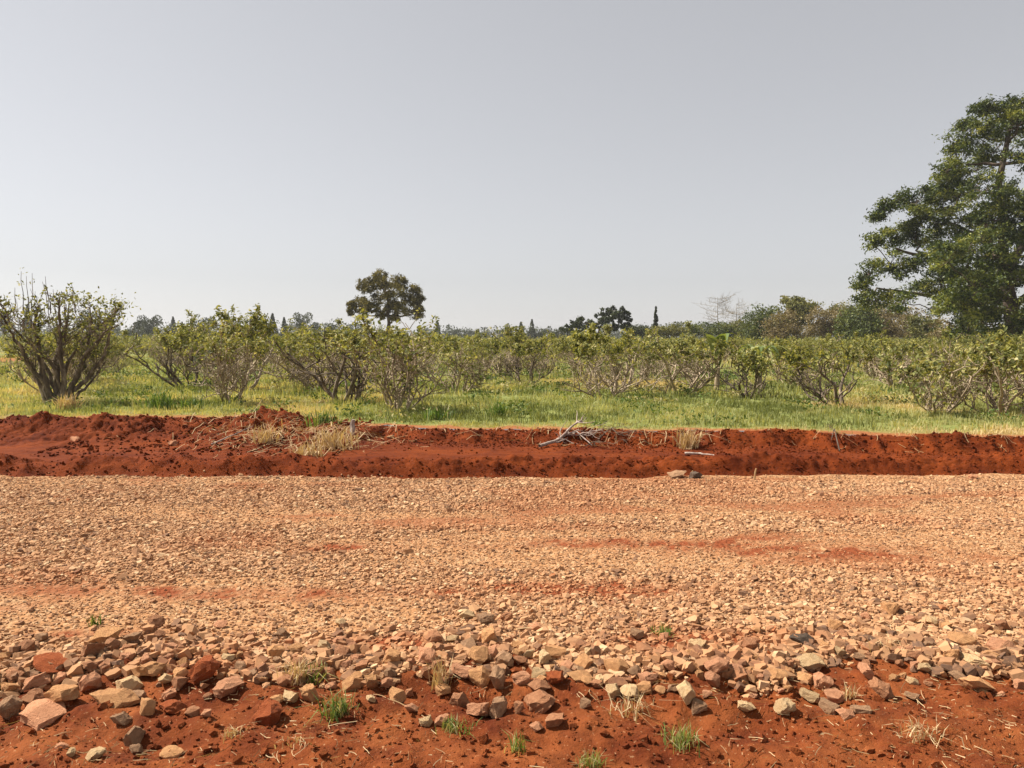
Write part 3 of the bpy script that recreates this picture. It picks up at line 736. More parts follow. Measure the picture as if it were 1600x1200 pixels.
tuft(250, 640, 46, 34, 120, .1, 'dark green clump in dry grass right of the big bush', tr)
tuft(298, 640, 36, 22, 80, .15, 'smaller green clump right of the first dark clump', tr)
tuft(780, 650, 30, 26, 80, .1, 'dark weed clump in the grass near the centre', tr)
tuft(680, 655, 50, 22, 90, .12, 'dark weed clump right of the pale thin-stemmed shrub', tr)
tuft(105, 640, 40, 26, 110, 1., 'golden dry tuft at the foot of the big left bush', tr)

# ------------------------------------------------------------------ shrubs
def shrub_meshes(seed, H, Wd, nst=7, nleaf=900, lean=0.0, thick=1.0, bare=.62, low=0.0, shoots=3, leaf=.095):
    r = np.random.default_rng(seed); st = Acc(); tips = []
    def grow(p, d, L, rad, lev):
        n = 7 if lev == 0 else 5
        P = [p]; dd = d.copy()
        for k in range(n - 1):
            dd = dd + r.normal(0, .17 if lev == 0 else .24, 3) + np.array([0, 0, .16 if lev == 0 else .10]); dd /= np.linalg.norm(dd)
            P.append(P[-1] + dd * L / (n - 1))
        P = np.array(P); rd = np.linspace(rad, rad * (.42 if lev < 2 else .3), n)
        tube(st, P, rd, 6 if lev == 0 else 4 if lev == 1 else 3, r.uniform(0, 1))
        if lev < 2:
            nb = r.integers(5, 8) if lev == 0 else r.integers(3, 5)
            for _ in range(nb):
                t = r.uniform(.12 if lev == 0 else .2, 1); j = min(int(t * (n - 1)), n - 2); f = t * (n - 1) - j
                q = P[j] * (1 - f) + P[j + 1] * f
                nd = dd * .55 + r.normal(0, .6, 3) + np.array([0, 0, .42]); nd /= np.linalg.norm(nd)
                grow(q, nd, L * r.uniform(.34, .6), rad * .52 * (1 - .45 * t) + .0045, lev + 1)
        if lev >= 1:
            for t in np.linspace(.3, 1, 5): 
                j = min(int(t * (n - 1)), n - 2); f = t * (n - 1) - j
                tips.append(P[j] * (1 - f) + P[j + 1] * f)
    sw = []
    for i in range(nst):
        k0 = len(tips)
        az = i / nst * 6.283 + r.uniform(-.5, .5); out = r.uniform(.25, .95) * Wd / H * 1.0
        d = np.array([math.cos(az) * out + lean, math.sin(az) * out * .9, 1.0]); d /= np.linalg.norm(d)
        grow(np.array([math.cos(az) * .07 * Wd, math.sin(az) * .07 * Wd, -.05]), d, H * r.uniform(.5, 1.), thick * r.uniform(.015, .036) * H / 2, 0)
        sw += [r.choice([.12, .6, 1., 1.6])] * (len(tips) - k0)
    for i in range(shoots):
        az = r.uniform(0, 6.28); rr_ = r.uniform(.1, .38) * Wd; p0 = np.array([math.cos(az) * rr_, math.sin(az) * rr_, H * .7])
        p1 = p0 + np.array([r.normal(0, .1), r.normal(0, .1), H * r.uniform(.14, .27)])
        P = curve(p0, p1, 5, wob=.02, r=r); tube(st, P, np.linspace(.008, .004, 5) * thick, 3)
        for t in np.linspace(.5, 1, 5): tips.append(p0 * (1 - t) + p1 * t)
    tips = np.array(tips); core = tips[:-5 * shoots] if shoots else tips
    fz = H / np.percentile(core[:, 2], 98) * .87; fx = Wd / (np.percentile(core[:, 0], 95) - np.percentile(core[:, 0], 5)) * .95
    fm = np.array([fx, fx, fz]); tips = tips * fm; st.V = [q * fm for q in st.V]
    zz = tips[:, 2]; wgt = sstep(bare * H * .8, bare * H * 1.3, zz) + low; wgt[:len(sw)] *= np.array(sw); wgt[len(sw):] *= 1.5; wgt = wgt / wgt.sum()
    # leaves sit in sprays round the twig ends
    nleaf = int(nleaf * 1.35); spr = r.choice(len(tips), max(8, nleaf // 5), p=wgt)
    C = np.repeat(tips[spr], 5, 0) + r.normal(0, .05, (len(spr) * 5, 3))
    ctr = np.array([lean * H * .5, 0, H * .6]); outw = C - ctr; outw /= np.linalg.norm(outw, axis=1, keepdims=True) + 1e-6
    lf = Acc(); rnd = np.clip(np.repeat(r.uniform(.12, .85, len(spr)), 5) + r.normal(0, .14, len(C)), 0, 1)
    leaves(lf, C, leaf, r, .35, .48, rnd, outw)
    return st, lf
def make_shrub(seed, loc, H, Wd, label, group, bark=None, rz=0, **kw):
    st, lf = shrub_meshes(seed, H, Wd, **kw)
    t = thing('shrub', label, 'shrub', loc, group, rz)
    st.build('stem', bark or M_bark, t, smooth=True); lf.build('foliage', M_shrub, t)
    return t
GS = 'shrubs standing in the grass field'
def shrub_at(seed, u, vb, vt, wpx, label, **kw):
    p = ground(u, vb); k = p[1] / F
    return make_shrub(seed, p, (vb - vt) * k, wpx * k, label, GS, **kw), p
FRONT = []
def fs(seed, u, vb, vt, w, short, label, **kw):
    t, p = shrub_at(seed, u, vb, vt, w, label, **kw); FRONT.append((u, p, short)); return t
# the big bush at left is drawn from the photo
def big_bush():
    p = ground(92, 632); k = p[1] / F; r = np.random.default_rng(77); st = Acc(); tips = []
    def Pt(u, v, dy=0): return np.array([(u - 92) * k * .93, dy, (632 - v) * k])
    limbs = [ (((80,632),(72,590),(66,550),(62,515),(70,480)), .062, -.1), (((92,632),(88,590),(92,555),(100,520),(98,480)), .055, .15), (((102,630),(108,590),(104,550),(108,510),(112,470)), .05, -.2),
      (((108,632),(118,600),(135,570),(150,550),(170,530),(190,515)), .058, -.15), (((72,632),(60,600),(45,570),(28,545),(12,530)), .05, .1), (((100,632),(112,600),(128,575),(132,545),(135,515),(132,480)), .046, .25),
      (((85,632),(76,600),(58,575),(52,545),(40,520),(30,490)), .042, -.35), (((110,632),(125,610),(140,590),(150,570)), .034, .3), (((118,610),(140,590),(165,562),(176,535),(185,500),(190,480)), .040, .05), (((90,620),(70,580),(38,550),(15,520),(5,500)), .034, .4), (((95,620),(100,570),(120,530),(150,505),(165,480)), .034, .45), (((95,625),(80,570),(78,530),(84,500),(80,465)), .036, .5), (((100,625),(96,570),(70,540),(48,510),(45,480)), .034, -.5)]
    for pts, rad, dy in limbs:
        n = len(pts); P = np.array([Pt(a, b, dy * i / (n - 1) * 1.6 + r.normal(0, .02)) for i, (a, b) in enumerate(pts)])
        tt = np.linspace(0, n - 1, n * 3); P = np.stack([np.interp(tt, range(n), P[:, c]) for c in range(3)], 1); P[1:-1] += r.normal(0, .012, (len(P) - 2, 3))
        tube(st, P, np.linspace(rad * 1.25, rad * .32, len(P)), 7, r.uniform())
        for _ in range(14):
            j = r.integers(len(P) // 3, len(P)); d = np.array([r.normal(0, .6), r.normal(0, .6), .7]); d /= np.linalg.norm(d); L = r.uniform(.2, .5) * (.45 if P[j][2] > 1.7 else 1)
            B = curve(P[j], P[j] + d * L, 5, (0, 0, -.04), .03, r); tube(st, B, np.linspace(.013, .005, 5), 4, r.uniform())
            for q in (2, 3, 4): tips.append(B[q])
            for _ in range(3):
                d2 = d + r.normal(0, .6, 3); B2 = curve(B[r.integers(1, 5)], B[4] + d2 * L * .45, 4, wob=.015, r=r); tube(st, B2, np.linspace(.006, .003, 4), 3); tips += [B2[1], B2[2], B2[3]]
    for u, v0, v1 in ((40,490,425),(46,500,432),(60,495,428),(74,490,432),(28,500,450),(84,490,452),(98,490,460),(52,500,445),(133,490,445),(20,510,460),(110,480,462),(68,480,440)):
        dy = r.normal(0, .3); P = curve(Pt(u + r.normal(0, 4), v0, dy), Pt(u, v1, dy), 5, wob=.015, r=r); tube(st, P, np.linspace(.011, .004, 5), 3)
        spr = []
        for t in (.55, .75, .9, 1.): spr.append(P[0] * (1 - t) + P[4] * t)
        tips += spr
    tips = np.array(tips); w = sstep(.5, 1.3, tips[:, 2]) + .1; w /= w.sum()
    sp = r.choice(len(tips), 440, p=w); C = np.repeat(tips[sp], 5, 0) + r.normal(0, .045, (2200, 3))
    # leafy end sprays at upper right
    C = np.vstack([C, np.array([Pt(188, 478)]) + r.normal(0, 1, (150, 3)) * np.array([.2, .25, .13]), np.array([Pt(148, 468)]) + r.normal(0, 1, (70, 3)) * np.array([.2, .2, .07])])
    lf = Acc(); leaves(lf, C, .075, r, .3, .5, np.clip(r.normal(.42, .25, len(C)), 0, 1))
    t = thing('shrub', 'big old bush with thick dark trunks and tall thin shoots, far left', 'shrub', p, GS)
    st.build('stem', M_barkd, t, smooth=True); lf.build('foliage', M_shrub, t)
    FRONT.append((92, p, 'big old bush'))
big_bush()
fs(21, 292, 606, 506, 110, 'dark-based bush', 'low bush with dark stem base, second right of the big old bush', nst=7, bark=M_barkd)
fs(22, 357, 630, 512, 84, 'narrow vase-shaped shrub', 'narrow vase-shaped shrub with bare pale stems at left', nst=9, bare=.62, nleaf=600)
fs(23, 452, 596, 500, 100, 'leafy shrub left of centre', 'leafy olive shrub left of the dark twisted shrub', nst=7)
fs(24, 540, 628, 500, 130, 'dark twisted shrub', 'shrub with dark twisted stems, left of the pale thin-stemmed one', nst=7, thick=1.4, bark=M_barkd, lean=-.1)
fs(25, 625, 642, 492, 120, 'pale thin-stemmed shrub', 'tall shrub of many pale thin stems, nearest the bank', nst=13, thick=.7, bare=.64, nleaf=1000, low=.05)
fs(26, 715, 613, 520, 105, 'spreading purple-grey shrub', 'twiggy purple-grey shrub just right of the pale thin-stemmed one', nst=9, nleaf=700, low=.04)
fs(27, 820, 604, 522, 84, 'small dark centre shrub', 'small dark shrub at the left end of the open grass', nst=7, nleaf=800, bark=M_barkd)
fs(28, 948, 622, 522, 118, 'vase-shaped centre shrub', 'vase-shaped shrub with a bare pale limb on its left', nst=9, bare=.64, nleaf=1000)
fs(29, 1062, 615, 522, 118, 'pale-limbed shrub', 'shrub with pinkish pale limbs and yellow leaves, right of centre', nst=9, nleaf=1000)
fs(30, 1170, 622, 545, 70, 'small dark-trunked shrub', 'small round shrub on a short dark trunk', nst=6, thick=1.5, bark=M_barkd, nleaf=700)
fs(31, 1308, 634, 540, 120, 'leaning shrub', 'shrub leaning left on a crooked dark trunk', nst=5, thick=1.9, lean=-.55, bark=M_barkd, nleaf=900)
fs(32, 1412, 606, 520, 110, 'purple-stemmed shrub', 'shrub with purplish stems behind the grey spreading one', nst=8, nleaf=900)
fs(33, 1465, 646, 535, 150, 'grey spreading shrub', 'pale grey twiggy shrub with a long branch reaching right', nst=11, bare=.55, nleaf=900, low=.04, lean=.05)
fs(34, 1565, 648, 530, 140, 'shrub at the right picture edge', 'broad twiggy shrub nearest the right picture edge', nst=10, nleaf=1100, low=.06)
fs(35, 1235, 600, 528, 100, 'yellow shrub', 'yellow-leaved shrub behind the leaning one', nst=8, nleaf=900)
fs(36, 1645, 640, 520, 140, 'shrub beyond the right edge', 'shrub half hidden beyond the right edge shrub', nst=8)
# rows behind, copies of eight bushes
protos = []
for i in range(8):
    protos.append((i, dict(H=1.95, Wd=1.55 + .14 * (i % 4), nst=7 + i % 3, nleaf=1450, thick=1.0 + .3 * (i % 2), bare=.58, low=.03, leaf=.1)))
back = []
rb = random.Random(31)
y = 20.5
while y < 47:
    x = -(y * .7 + 3) + rb.uniform(0, 2)
    while x < y * .7 + 3:
        px, py = x + rb.uniform(-.5, .5), y + rb.uniform(-.7, .7)
        u = CX + F * px / py
        ok = -60 < u < 1680
        if 198 < u < 246 and py < 44: ok = False
        if u < 52 and py > 23: ok = False
        if 835 < u < 885 and py < 27: ok = False
        if abs(px + 33.5) < 6 and abs(py - 50) < 10: ok = False
        for fu, fp, _ in FRONT:
            if math.hypot(px - fp[0], py - fp[1]) < 1.7: ok = False
        if rb.random() < .22 or (1085 < u < 1215 and 19 < py < 43): ok = False
        if ok: back.append((px, py, u))
        x += 2.15 + .02 * y
    y += 2.35
back.sort(key=lambda b: b[1])
cntb = {}
first = {}
for px, py, u in back:
    L = min(FRONT[:-1], key=lambda a: abs(a[0] - u))
    k = cntb.get(L[2], 0); cntb[L[2]] = k + 1
    lab = f'olive shrub in the rows, {(["first"] + ORD[1:])[k] if k < 12 else "farthest"} behind the {L[2]}'
    i = rb.randrange(8); z = hz1(px, py)
    sc = rb.triangular(.56, 1.2, .86) * float(np.interp(u, [0, 650, 760, 1100, 1250, 1600], [.96, .93, .84, .84, .76, .76]))
    if i not in first:
        first[i] = make_shrub(600 + i, (px, py, z), label=lab, group='shrubs in the rows behind', **protos[i][1]); first[i].scale = (sc, sc, sc); first[i].rotation_euler = (0, 0, rb.uniform(0, 6.28))
    else: dup(first[i], (px, py, z), rb.uniform(0, 6.28), (sc * rb.uniform(.9, 1.15), sc, sc * rb.uniform(.92, 1.1)), lab)
# far rows merge into one mass
fa, fl = Acc(), Acc(); r5 = np.random.default_rng(15)
n = 950; Y = np.sqrt(r5.uniform(44 ** 2, 120 ** 2, n)); X = r5.uniform(-1, 1, n) * (Y * .7 + 4)
k = (np.abs(X + 33.5) > 6) | (np.abs(Y - 50) > 10); X, Y = X[k], Y[k]
for x, y in zip(X, Y):
    H = r5.uniform(1.3, 1.9) * float(np.interp(CX + F * x / y, [0, 700, 1250], [1.1, .95, .85])); m = 150
    C = r5.normal(0, 1, (m, 3)); C /= np.linalg.norm(C, axis=1, keepdims=True); C *= r5.uniform(.4, 1.05, (m, 1)) * np.array([1.2, 1.2, H * .36]); C += np.array([x, y, FIELD_Z + H * .63])
    leaves(fl, C, .17, r5, .3, .5, np.clip(r5.normal(.45, .22, m), 0, 1))
    for _ in range(4):
        a = r5.uniform(0, 6.28); tube(fa, curve((x, y, .2), (x + math.cos(a) * .7, y + math.sin(a) * .7, FIELD_Z + H * .8), 4, wob=.05, r=r5), np.linspace(.035, .012, 4), 3)
t = bpy.data.objects.new('shrubbery', None); COL.objects.link(t); t['kind'] = 'stuff'; t['label'] = 'far rows of olive shrubs merging into a band'
a1 = fa.build('stem', M_bark, t); a2 = fl.build('foliage', M_shrub, t)
for q in (a1, a2): q['kind'] = 'stuff'

# ------------------------------------------------------------------ trees
def ell(r, n, c, rad, shell=.55):
    d = r.normal(0, 1, (n, 3)); d /= np.linalg.norm(d, axis=1, keepdims=True)
    q = r.uniform(0, 1, (n, 1)) ** (1 / 3.) * (1 - shell) + shell * r.uniform(.75, 1.1, (n, 1))
    return np.asarray(c) + d * q * np.asarray(rad), d
def connect(acc, pool, target, r, rad0, rad1, sag=.1, n=6, sides=5):
    A = np.array([p for p, _ in pool]); d = np.linalg.norm(A - target, axis=1) + .8 * np.maximum(0, A[:, 2] - target[2])
    j = int(d.argmin()); p, pr = pool[j]
    P = curve(p, target, n, (0, 0, -sag * d[j] * .3), .03 * d[j], r)
    rs = np.linspace(min(rad0, pr), rad1, n); tube(acc, P, rs, sides, r.uniform())
    for i in range(1, n): pool.append((P[i], rs[i]))
def big_tree():
    r = np.random.default_rng(90); D = 60.0; k = D / F; U0 = 1588
    def W(u, v, dy=0): return at_depth(u, v, D + dy)
    base = W(U0, 560); base[2] = hz1(base[0], base[1])
    tr_, lf = Acc(), Acc(); pool = []
    def limb(pts, r0, r1, dys):
        n = len(pts); P = np.array([W(a, b, c + .01) for (a, b), c in zip(pts, dys)])
        tt = np.linspace(0, n - 1, n * 3); Q = np.stack([np.interp(tt, range(n), P[:, c]) for c in range(3)], 1)
        Q[1:-1] += r.normal(0, .05, (len(Q) - 2, 3)); rs = np.linspace(r0, r1, len(Q)); tube(tr_, Q - base, rs, 9, .5)
        for q, s in zip(Q, rs): pool.append((q, s))
    limb([(1592, 572), (1588, 530), (1580, 480), (1570, 430), (1566, 390)], .62, .42, [0, 0, 0, 0, 0])
    limb([(1566, 390), (1568, 340), (1560, 290), (1572, 230), (1580, 190)], .4, .12, [0, -.5, -1, -1, 0])
    limb([(1570, 430), (1600, 380), (1640, 320), (1670, 260)], .36, .12, [0, 1, 2, 2])
    limb([(1578, 470), (1540, 440), (1490, 420), (1445, 402), (1400, 388)], .28, .08, [0, -1, -1.5, -1.5, -2])
    limb([(1568, 400), (1530, 370), (1490, 350), (1440, 335)], .22, .07, [0, 1, 1.5, 2])
    limb([(1582, 490), (1530, 475), (1470, 468), (1410, 455), (1370, 450)], .25, .07, [0, 1, 2, 2, 2])
    limb([(1580, 480), (1630, 450), (1700, 430), (1760, 400)], .3, .08, [0, 0, 1, 1])
    limb([(1575, 450), (1570, 420), (1550, 390), (1540, 350)], .25, .1, [0, -3, -5, -6])
    limb([(1575, 450), (1590, 400), (1600, 350)], .25, .1, [0, 4, 7])
    pads = [(1465,300,22,14),(1454,330,18,12),(1480,262,20,14),(1492,222,18,13),(1530,172,22,10),(1455,366,22,12),(1500,300,26,14),(1525,262,26,13),(1560,180,26,12),(1485,400,24,14),(1520,440,30,16),(1560,440,24,16),(1500,475,28,14),(1545,480,26,14),(1590,172,40,18),(1545,184,32,15),(1512,206,28,16),(1570,212,45,16),(1625,190,50,22),(1496,246,30,17),(1545,240,32,12),(1610,240,40,16),(1480,284,28,17),(1528,288,36,15),(1595,300,28,14),
      (1472,318,28,14),(1502,338,36,18),(1548,332,34,14),(1605,335,30,18),(1462,346,22,12),
      (1398,312,24,8),(1432,314,28,9),(1378,325,12,6),(1367,338,11,4),(1402,356,32,8),(1432,345,20,8),(1364,376,14,7),(1396,380,14,4),(1430,372,20,7),
      (1392,408,40,10),(1358,424,18,12),(1350,442,14,8),(1425,416,26,9),(1372,466,34,8),(1347,466,10,7),(1412,470,18,8),(1442,452,24,11),
      (1482,378,32,14),(1522,384,38,18),(1492,410,36,18),(1545,362,36,13),(1595,372,26,14),(1538,420,38,18),(1600,430,24,18),(1470,438,28,14),(1502,456,38,16),(1548,462,26,14),(1480,476,28,11),(1522,490,32,14),(1546,502,28,13),(1512,514,20,11),(1562,522,24,16),(1600,480,24,16),(1535,535,26,12)]
    allp = []
    for (u, v, a, b) in pads:
        Rr = np.interp(v, [150, 250, 330, 400, 480, 540], [60, 120, 190, 240, 240, 100]) * k
        dx = (u - U0) * k; m = math.sqrt(max(0, Rr * Rr - dx * dx))
        allp.append((u, v, a, b, r.uniform(-.7, .7) * m))
        if u > 1450 and r.uniform() < (.5 if v > 370 else .15): allp.append((u + r.normal(0, 10), v + r.normal(0, 6), a * 1.05, b * .95, r.choice([-1, 1]) * r.uniform(.35, .85) * m))
        if u < 1560: allp.append((U0 * 2 - u + 20 + r.normal(0, 14), v + r.normal(0, 10), a * 1.1, b * 1.1, r.uniform(-.8, .8) * m))
    for u, v, a, b, d in ((1592,192,32,12,-2.5),(1566,318,26,11,-5),(1612,320,28,12,-4),(1588,360,30,12,-5.5),(1556,398,28,12,-6),(1600,420,30,13,-6),(1610,216,30,12,3),(1600,158,28,9,0),(1540,540,26,12,-5),(1500,530,22,10,-4),(1610,500,28,16,-6)): allp.append((u, v, a, b, d))
    P3 = [(W(u, v, d + .01), a * k, b * k) for u, v, a, b, d in allp]
    P3.sort(key=lambda p: np.linalg.norm(p[0][:2] - base[:2]))
    for c, a, b in P3:
        connect(tr_off, pool, c - np.array([0, 0, b * .4]), r, .15, .035) if False else None
        n0 = len(tr_.V); connect(tr_, pool, c - np.array([0, 0, b * .4]), r, .15, .035)
        for q in range(n0, len(tr_.V)): tr_.V[q] = tr_.V[q] - base
        ns = 5 + int(a * 4.4)
        sub, _ = ell(r, ns, c, (a * .88, a * .88, b * 1.4), .45)      # flat sprays make up each layer
        tl = r.normal(0, .28, 2); tl[0] += -.18 * np.sign(c[0] - base[0])
        sub[:, 2] += (sub[:, 0] - c[0]) * tl[0] + (sub[:, 1] - c[1]) * tl[1] - .12 * ((sub[:, 0] - c[0]) ** 2 + (sub[:, 1] - c[1]) ** 2) / max(a, .3)
        for s in sub:
            n = r.integers(60, 120)
            C = s + r.normal(0, 1, (n, 3)) * np.array([.31, .31, .17]); C[:, 2] -= .05 * ((C[:, 0] - s[0]) ** 2 + (C[:, 1] - s[1]) ** 2)
            leaves(lf, C - base, .25, r, .45, .42, np.clip(r.normal(.42, .2) + r.normal(0, .18, n), 0, 1))
            tube(tr_, curve(c - base - np.array([0, 0, b * .4]), s - base, 4, wob=.05, r=r), np.linspace(.03, .012, 4), 3)
    t = thing('broadleaf_tree', 'huge tree with layered feathery foliage at the right picture edge', 'tree', base)
    tr_.build('trunk', M_trunk, t, smooth=True); lf.build('crown', M_big, t)
tr_off = None
big_tree()

def blob_tree(name, label, u, D, vtop, blobs, mat, leaf, per, seed, bark=None, tw=.2, group=None, aspect=.5, up=.3, limbs=True, stems=None, sig=.8):
    """blobs in photo pixels: (u, v, ru, rv) seen at distance D; each gets its own depth"""
    r = np.random.default_rng(seed); k = D / F; base = np.array([(u - CX) * k, D, 0]); base[2] = hz1(base[0], base[1])
    tr_, lf = Acc(), Acc(); pool = []
    zt = at_depth(u, vtop, D)[2] - base[2]
    for q in np.linspace(0, 1, 8): pool.append((np.array([r.normal(0, .05) * q * 2, 0, zt * .62 * q - .1]), tw * (1 - .55 * q)))
    tube(tr_, np.array([p for p, _ in pool]), [s for _, s in pool], 8)
    uu = [b[0] for b in blobs]; Wd = (max(uu) - min(uu)) * k * .5 + .3
    for (bu, bv, ru, rv) in blobs:
        c = at_depth(bu, bv, D) - base; c[1] = 0; m = math.sqrt(max(0.05, Wd * Wd - c[0] ** 2)); c[1] = r.uniform(-.75, .75) * m
        a, b = ru * k, rv * k
        if limbs: connect(tr_, pool, c, r, tw * .5, tw * .12, n=5)
        ns = max(4, int(per / 40))
        sub, dd = ell(r, ns, c, (a, a, b), .6)
        for s in sub:
            n = r.integers(28, 52); C = s + r.normal(0, 1, (n, 3)) * np.array([a, a, b]) * .26 * sig
            leaves(lf, C, leaf, r, up, aspect, np.clip(r.normal(.45, .2) + r.normal(0, .17, n), 0, 1))
    t = thing(name, label, 'tree', base, group)
    tr_.build('trunk', bark or M_trunk, t, smooth=True); lf.build('crown', mat, t)
    return t
blob_tree('pine_tree', 'lone round-headed pine with olive and dark needles above the shrubs, left of centre', 607, 80, 418,
  [(563,488,10,8),(645,490,12,9),(597,492,9,6),(622,496,9,6),(655,484,8,7),(552,486,7,6),(590, 428, 12, 10), (597, 440, 13, 10), (618, 438, 16, 11), (625, 442, 10, 10), (570, 448, 9, 11), (583, 452, 13, 11), (600, 455, 18, 12), (620, 455, 18, 12), (640, 455, 16, 12), (650, 462, 10, 12), (642, 470, 13, 10), (625, 472, 16, 11), (605, 470, 17, 11), (585, 470, 16, 11), (560, 472, 12, 8), (570, 480, 12, 8), (550, 478, 8, 6), (582, 482, 10, 6), (632, 482, 13, 10), (655, 470, 8, 8), (610, 482, 13, 6)], M_pine, .34, 600, 201, sig=.72, tw=.26, aspect=.25)
blob_tree('dark_tree', 'low dark round-headed tree on the skyline right of centre', 935, 110, 478,
  [(945,488,8,7),(957,485,8,7),(968,487,8,7),(978,493,7,7),(982,502,6,6),(950,497,9,8),(965,498,9,8),(938,496,8,7),(930,502,10,8),(915,503,10,8),(905,505,8,7),(895,508,8,6),(920,512,12,7),(940,512,12,8),(960,510,9,6),(885,513,8,5),(975,510,6,5),(900,515,10,6)], M_dark, .42, 330, 202, tw=.3, sig=.75)
for (u, D, vt, ht, lab, sd) in ((1025, 120, 480, 42, 'slim dark cypress standing alone like a spike on the skyline', 203),):
    blob_tree('cypress_tree', lab, u, D, vt, [(u, vt + 4 + i * 3.2, 1.0 + 2.6 * min(1, i / 7), 4) for i in range(14)], M_far, .28, 300, sd, tw=.08, limbs=False, up=.1)
def bare_tree(u, D, vtop, wpx, seed, label):
    r = np.random.default_rng(seed); k = D / F; base = np.array([(u - CX) * k, D, hz1((u - CX) * k, D)]); H = at_depth(u, vtop, D)[2] - base[2]
    tr_ = Acc(); tops = Acc()
    tube(tr_, curve((0, 0, -.1), (r.normal(0, .1), 0, H), 8, wob=.05, r=r), np.linspace(.10, .02, 8), 6)
    for i in range(26):
        z = H * r.uniform(.35, .98); s = r.choice([-1, 1]); L = wpx * k * .5 * r.uniform(.4, 1.1); d = np.array([s * L, r.normal(0, .6) * L, r.uniform(.1, .45) * L])
        P = curve((0, 0, z), np.array([0, 0, z]) + d, 5, (0, 0, -.1), .06, r); tube(tr_, P, np.linspace(.03, .012, 5), 4)
        for _ in range(11): 
            q = P[r.integers(1, 5)]; tube(tops, curve(q, q + r.normal(0, .45, 3) + np.array([0, 0, .3]), 4, wob=.05, r=r), np.linspace(.016, .008, 4), 3)
    t = thing('bare_tree', label, 'tree', base, 'leafless trees on the skyline'); tr_.build('trunk', M_palebark, t, smooth=True); tops.build('crown', M_palebark, t)
bare_tree(1121, 120, 464, 48, 211, 'leafless pale tree, taller of the two bare trees on the skyline')
bare_tree(1150, 125, 474, 40, 212, 'leafless pale tree, shorter of the two bare trees on the skyline')

# broad-leaved clumps by the wood edge
def frond_plant(u, D, vt, wpx, seed, label, cat, name, nl, width, arch):
    k = D / F; r = np.random.default_rng(seed); base = np.array([(u - CX) * k, D, hz1((u - CX) * k, D)]); H = at_depth(u, vt, D)[2] - base[2]
    t = thing(name, label, cat, base); st = Acc()
    tube(st, curve((0, 0, -.1), (.05, 0, H * .45), 4), [.08, .07, .06, .04], 7); st.build('stem', M_bark, t, smooth=True)
    for i in range(nl):
        az = i / nl * 6.283 + r.uniform(-.3, .3); d = np.array([math.cos(az), math.sin(az), 0]); side = np.array([-d[1], d[0], 0])
        L = H * r.uniform(.6, .75); sp = wpx * k * .5 * r.uniform(.5, 1.05); n = 9; tt = np.linspace(0, 1, n)
        P = np.array([.03, 0, H * .4])[None] + d[None] * (sp * tt ** 1.3)[:, None] + np.array([0, 0, 1.])[None] * (L * (tt * 1.25 - arch * tt ** 2.6))[:, None]
        wv = width * np.sin(np.clip(tt * 1.02 + .06, 0, 1) * math.pi) ** .6 * .5 + .01
        a = Acc(); V = np.stack([P - side * wv[:, None] + np.array([0, 0, .25]) * wv[:, None], P, P + side * wv[:, None] + np.array([0, 0, .25]) * wv[:, None]], 1).reshape(-1, 3)
        Q = np.concatenate([[[3 * j, 3 * j + 1, 3 * j + 4, 3 * j + 3], [3 * j + 1, 3 * j + 2, 3 * j + 5, 3 * j + 4]] for j in range(n - 1)])
        a.add(V, Q, r.uniform(0, 1)); a.build('leaf', M_banana, t, smooth=True)
frond_plant(1120, 20.5, 516, 70, 221, 'upright plant with broad banana-like blades, right of centre', 'banana plant', 'banana_plant', 11, .30, .5)
frond_plant(1186, 20.5, 517, 110, 222, 'plant with narrow arching fronds right of the banana plant', 'palm', 'palm', 26, .10, 1.0)

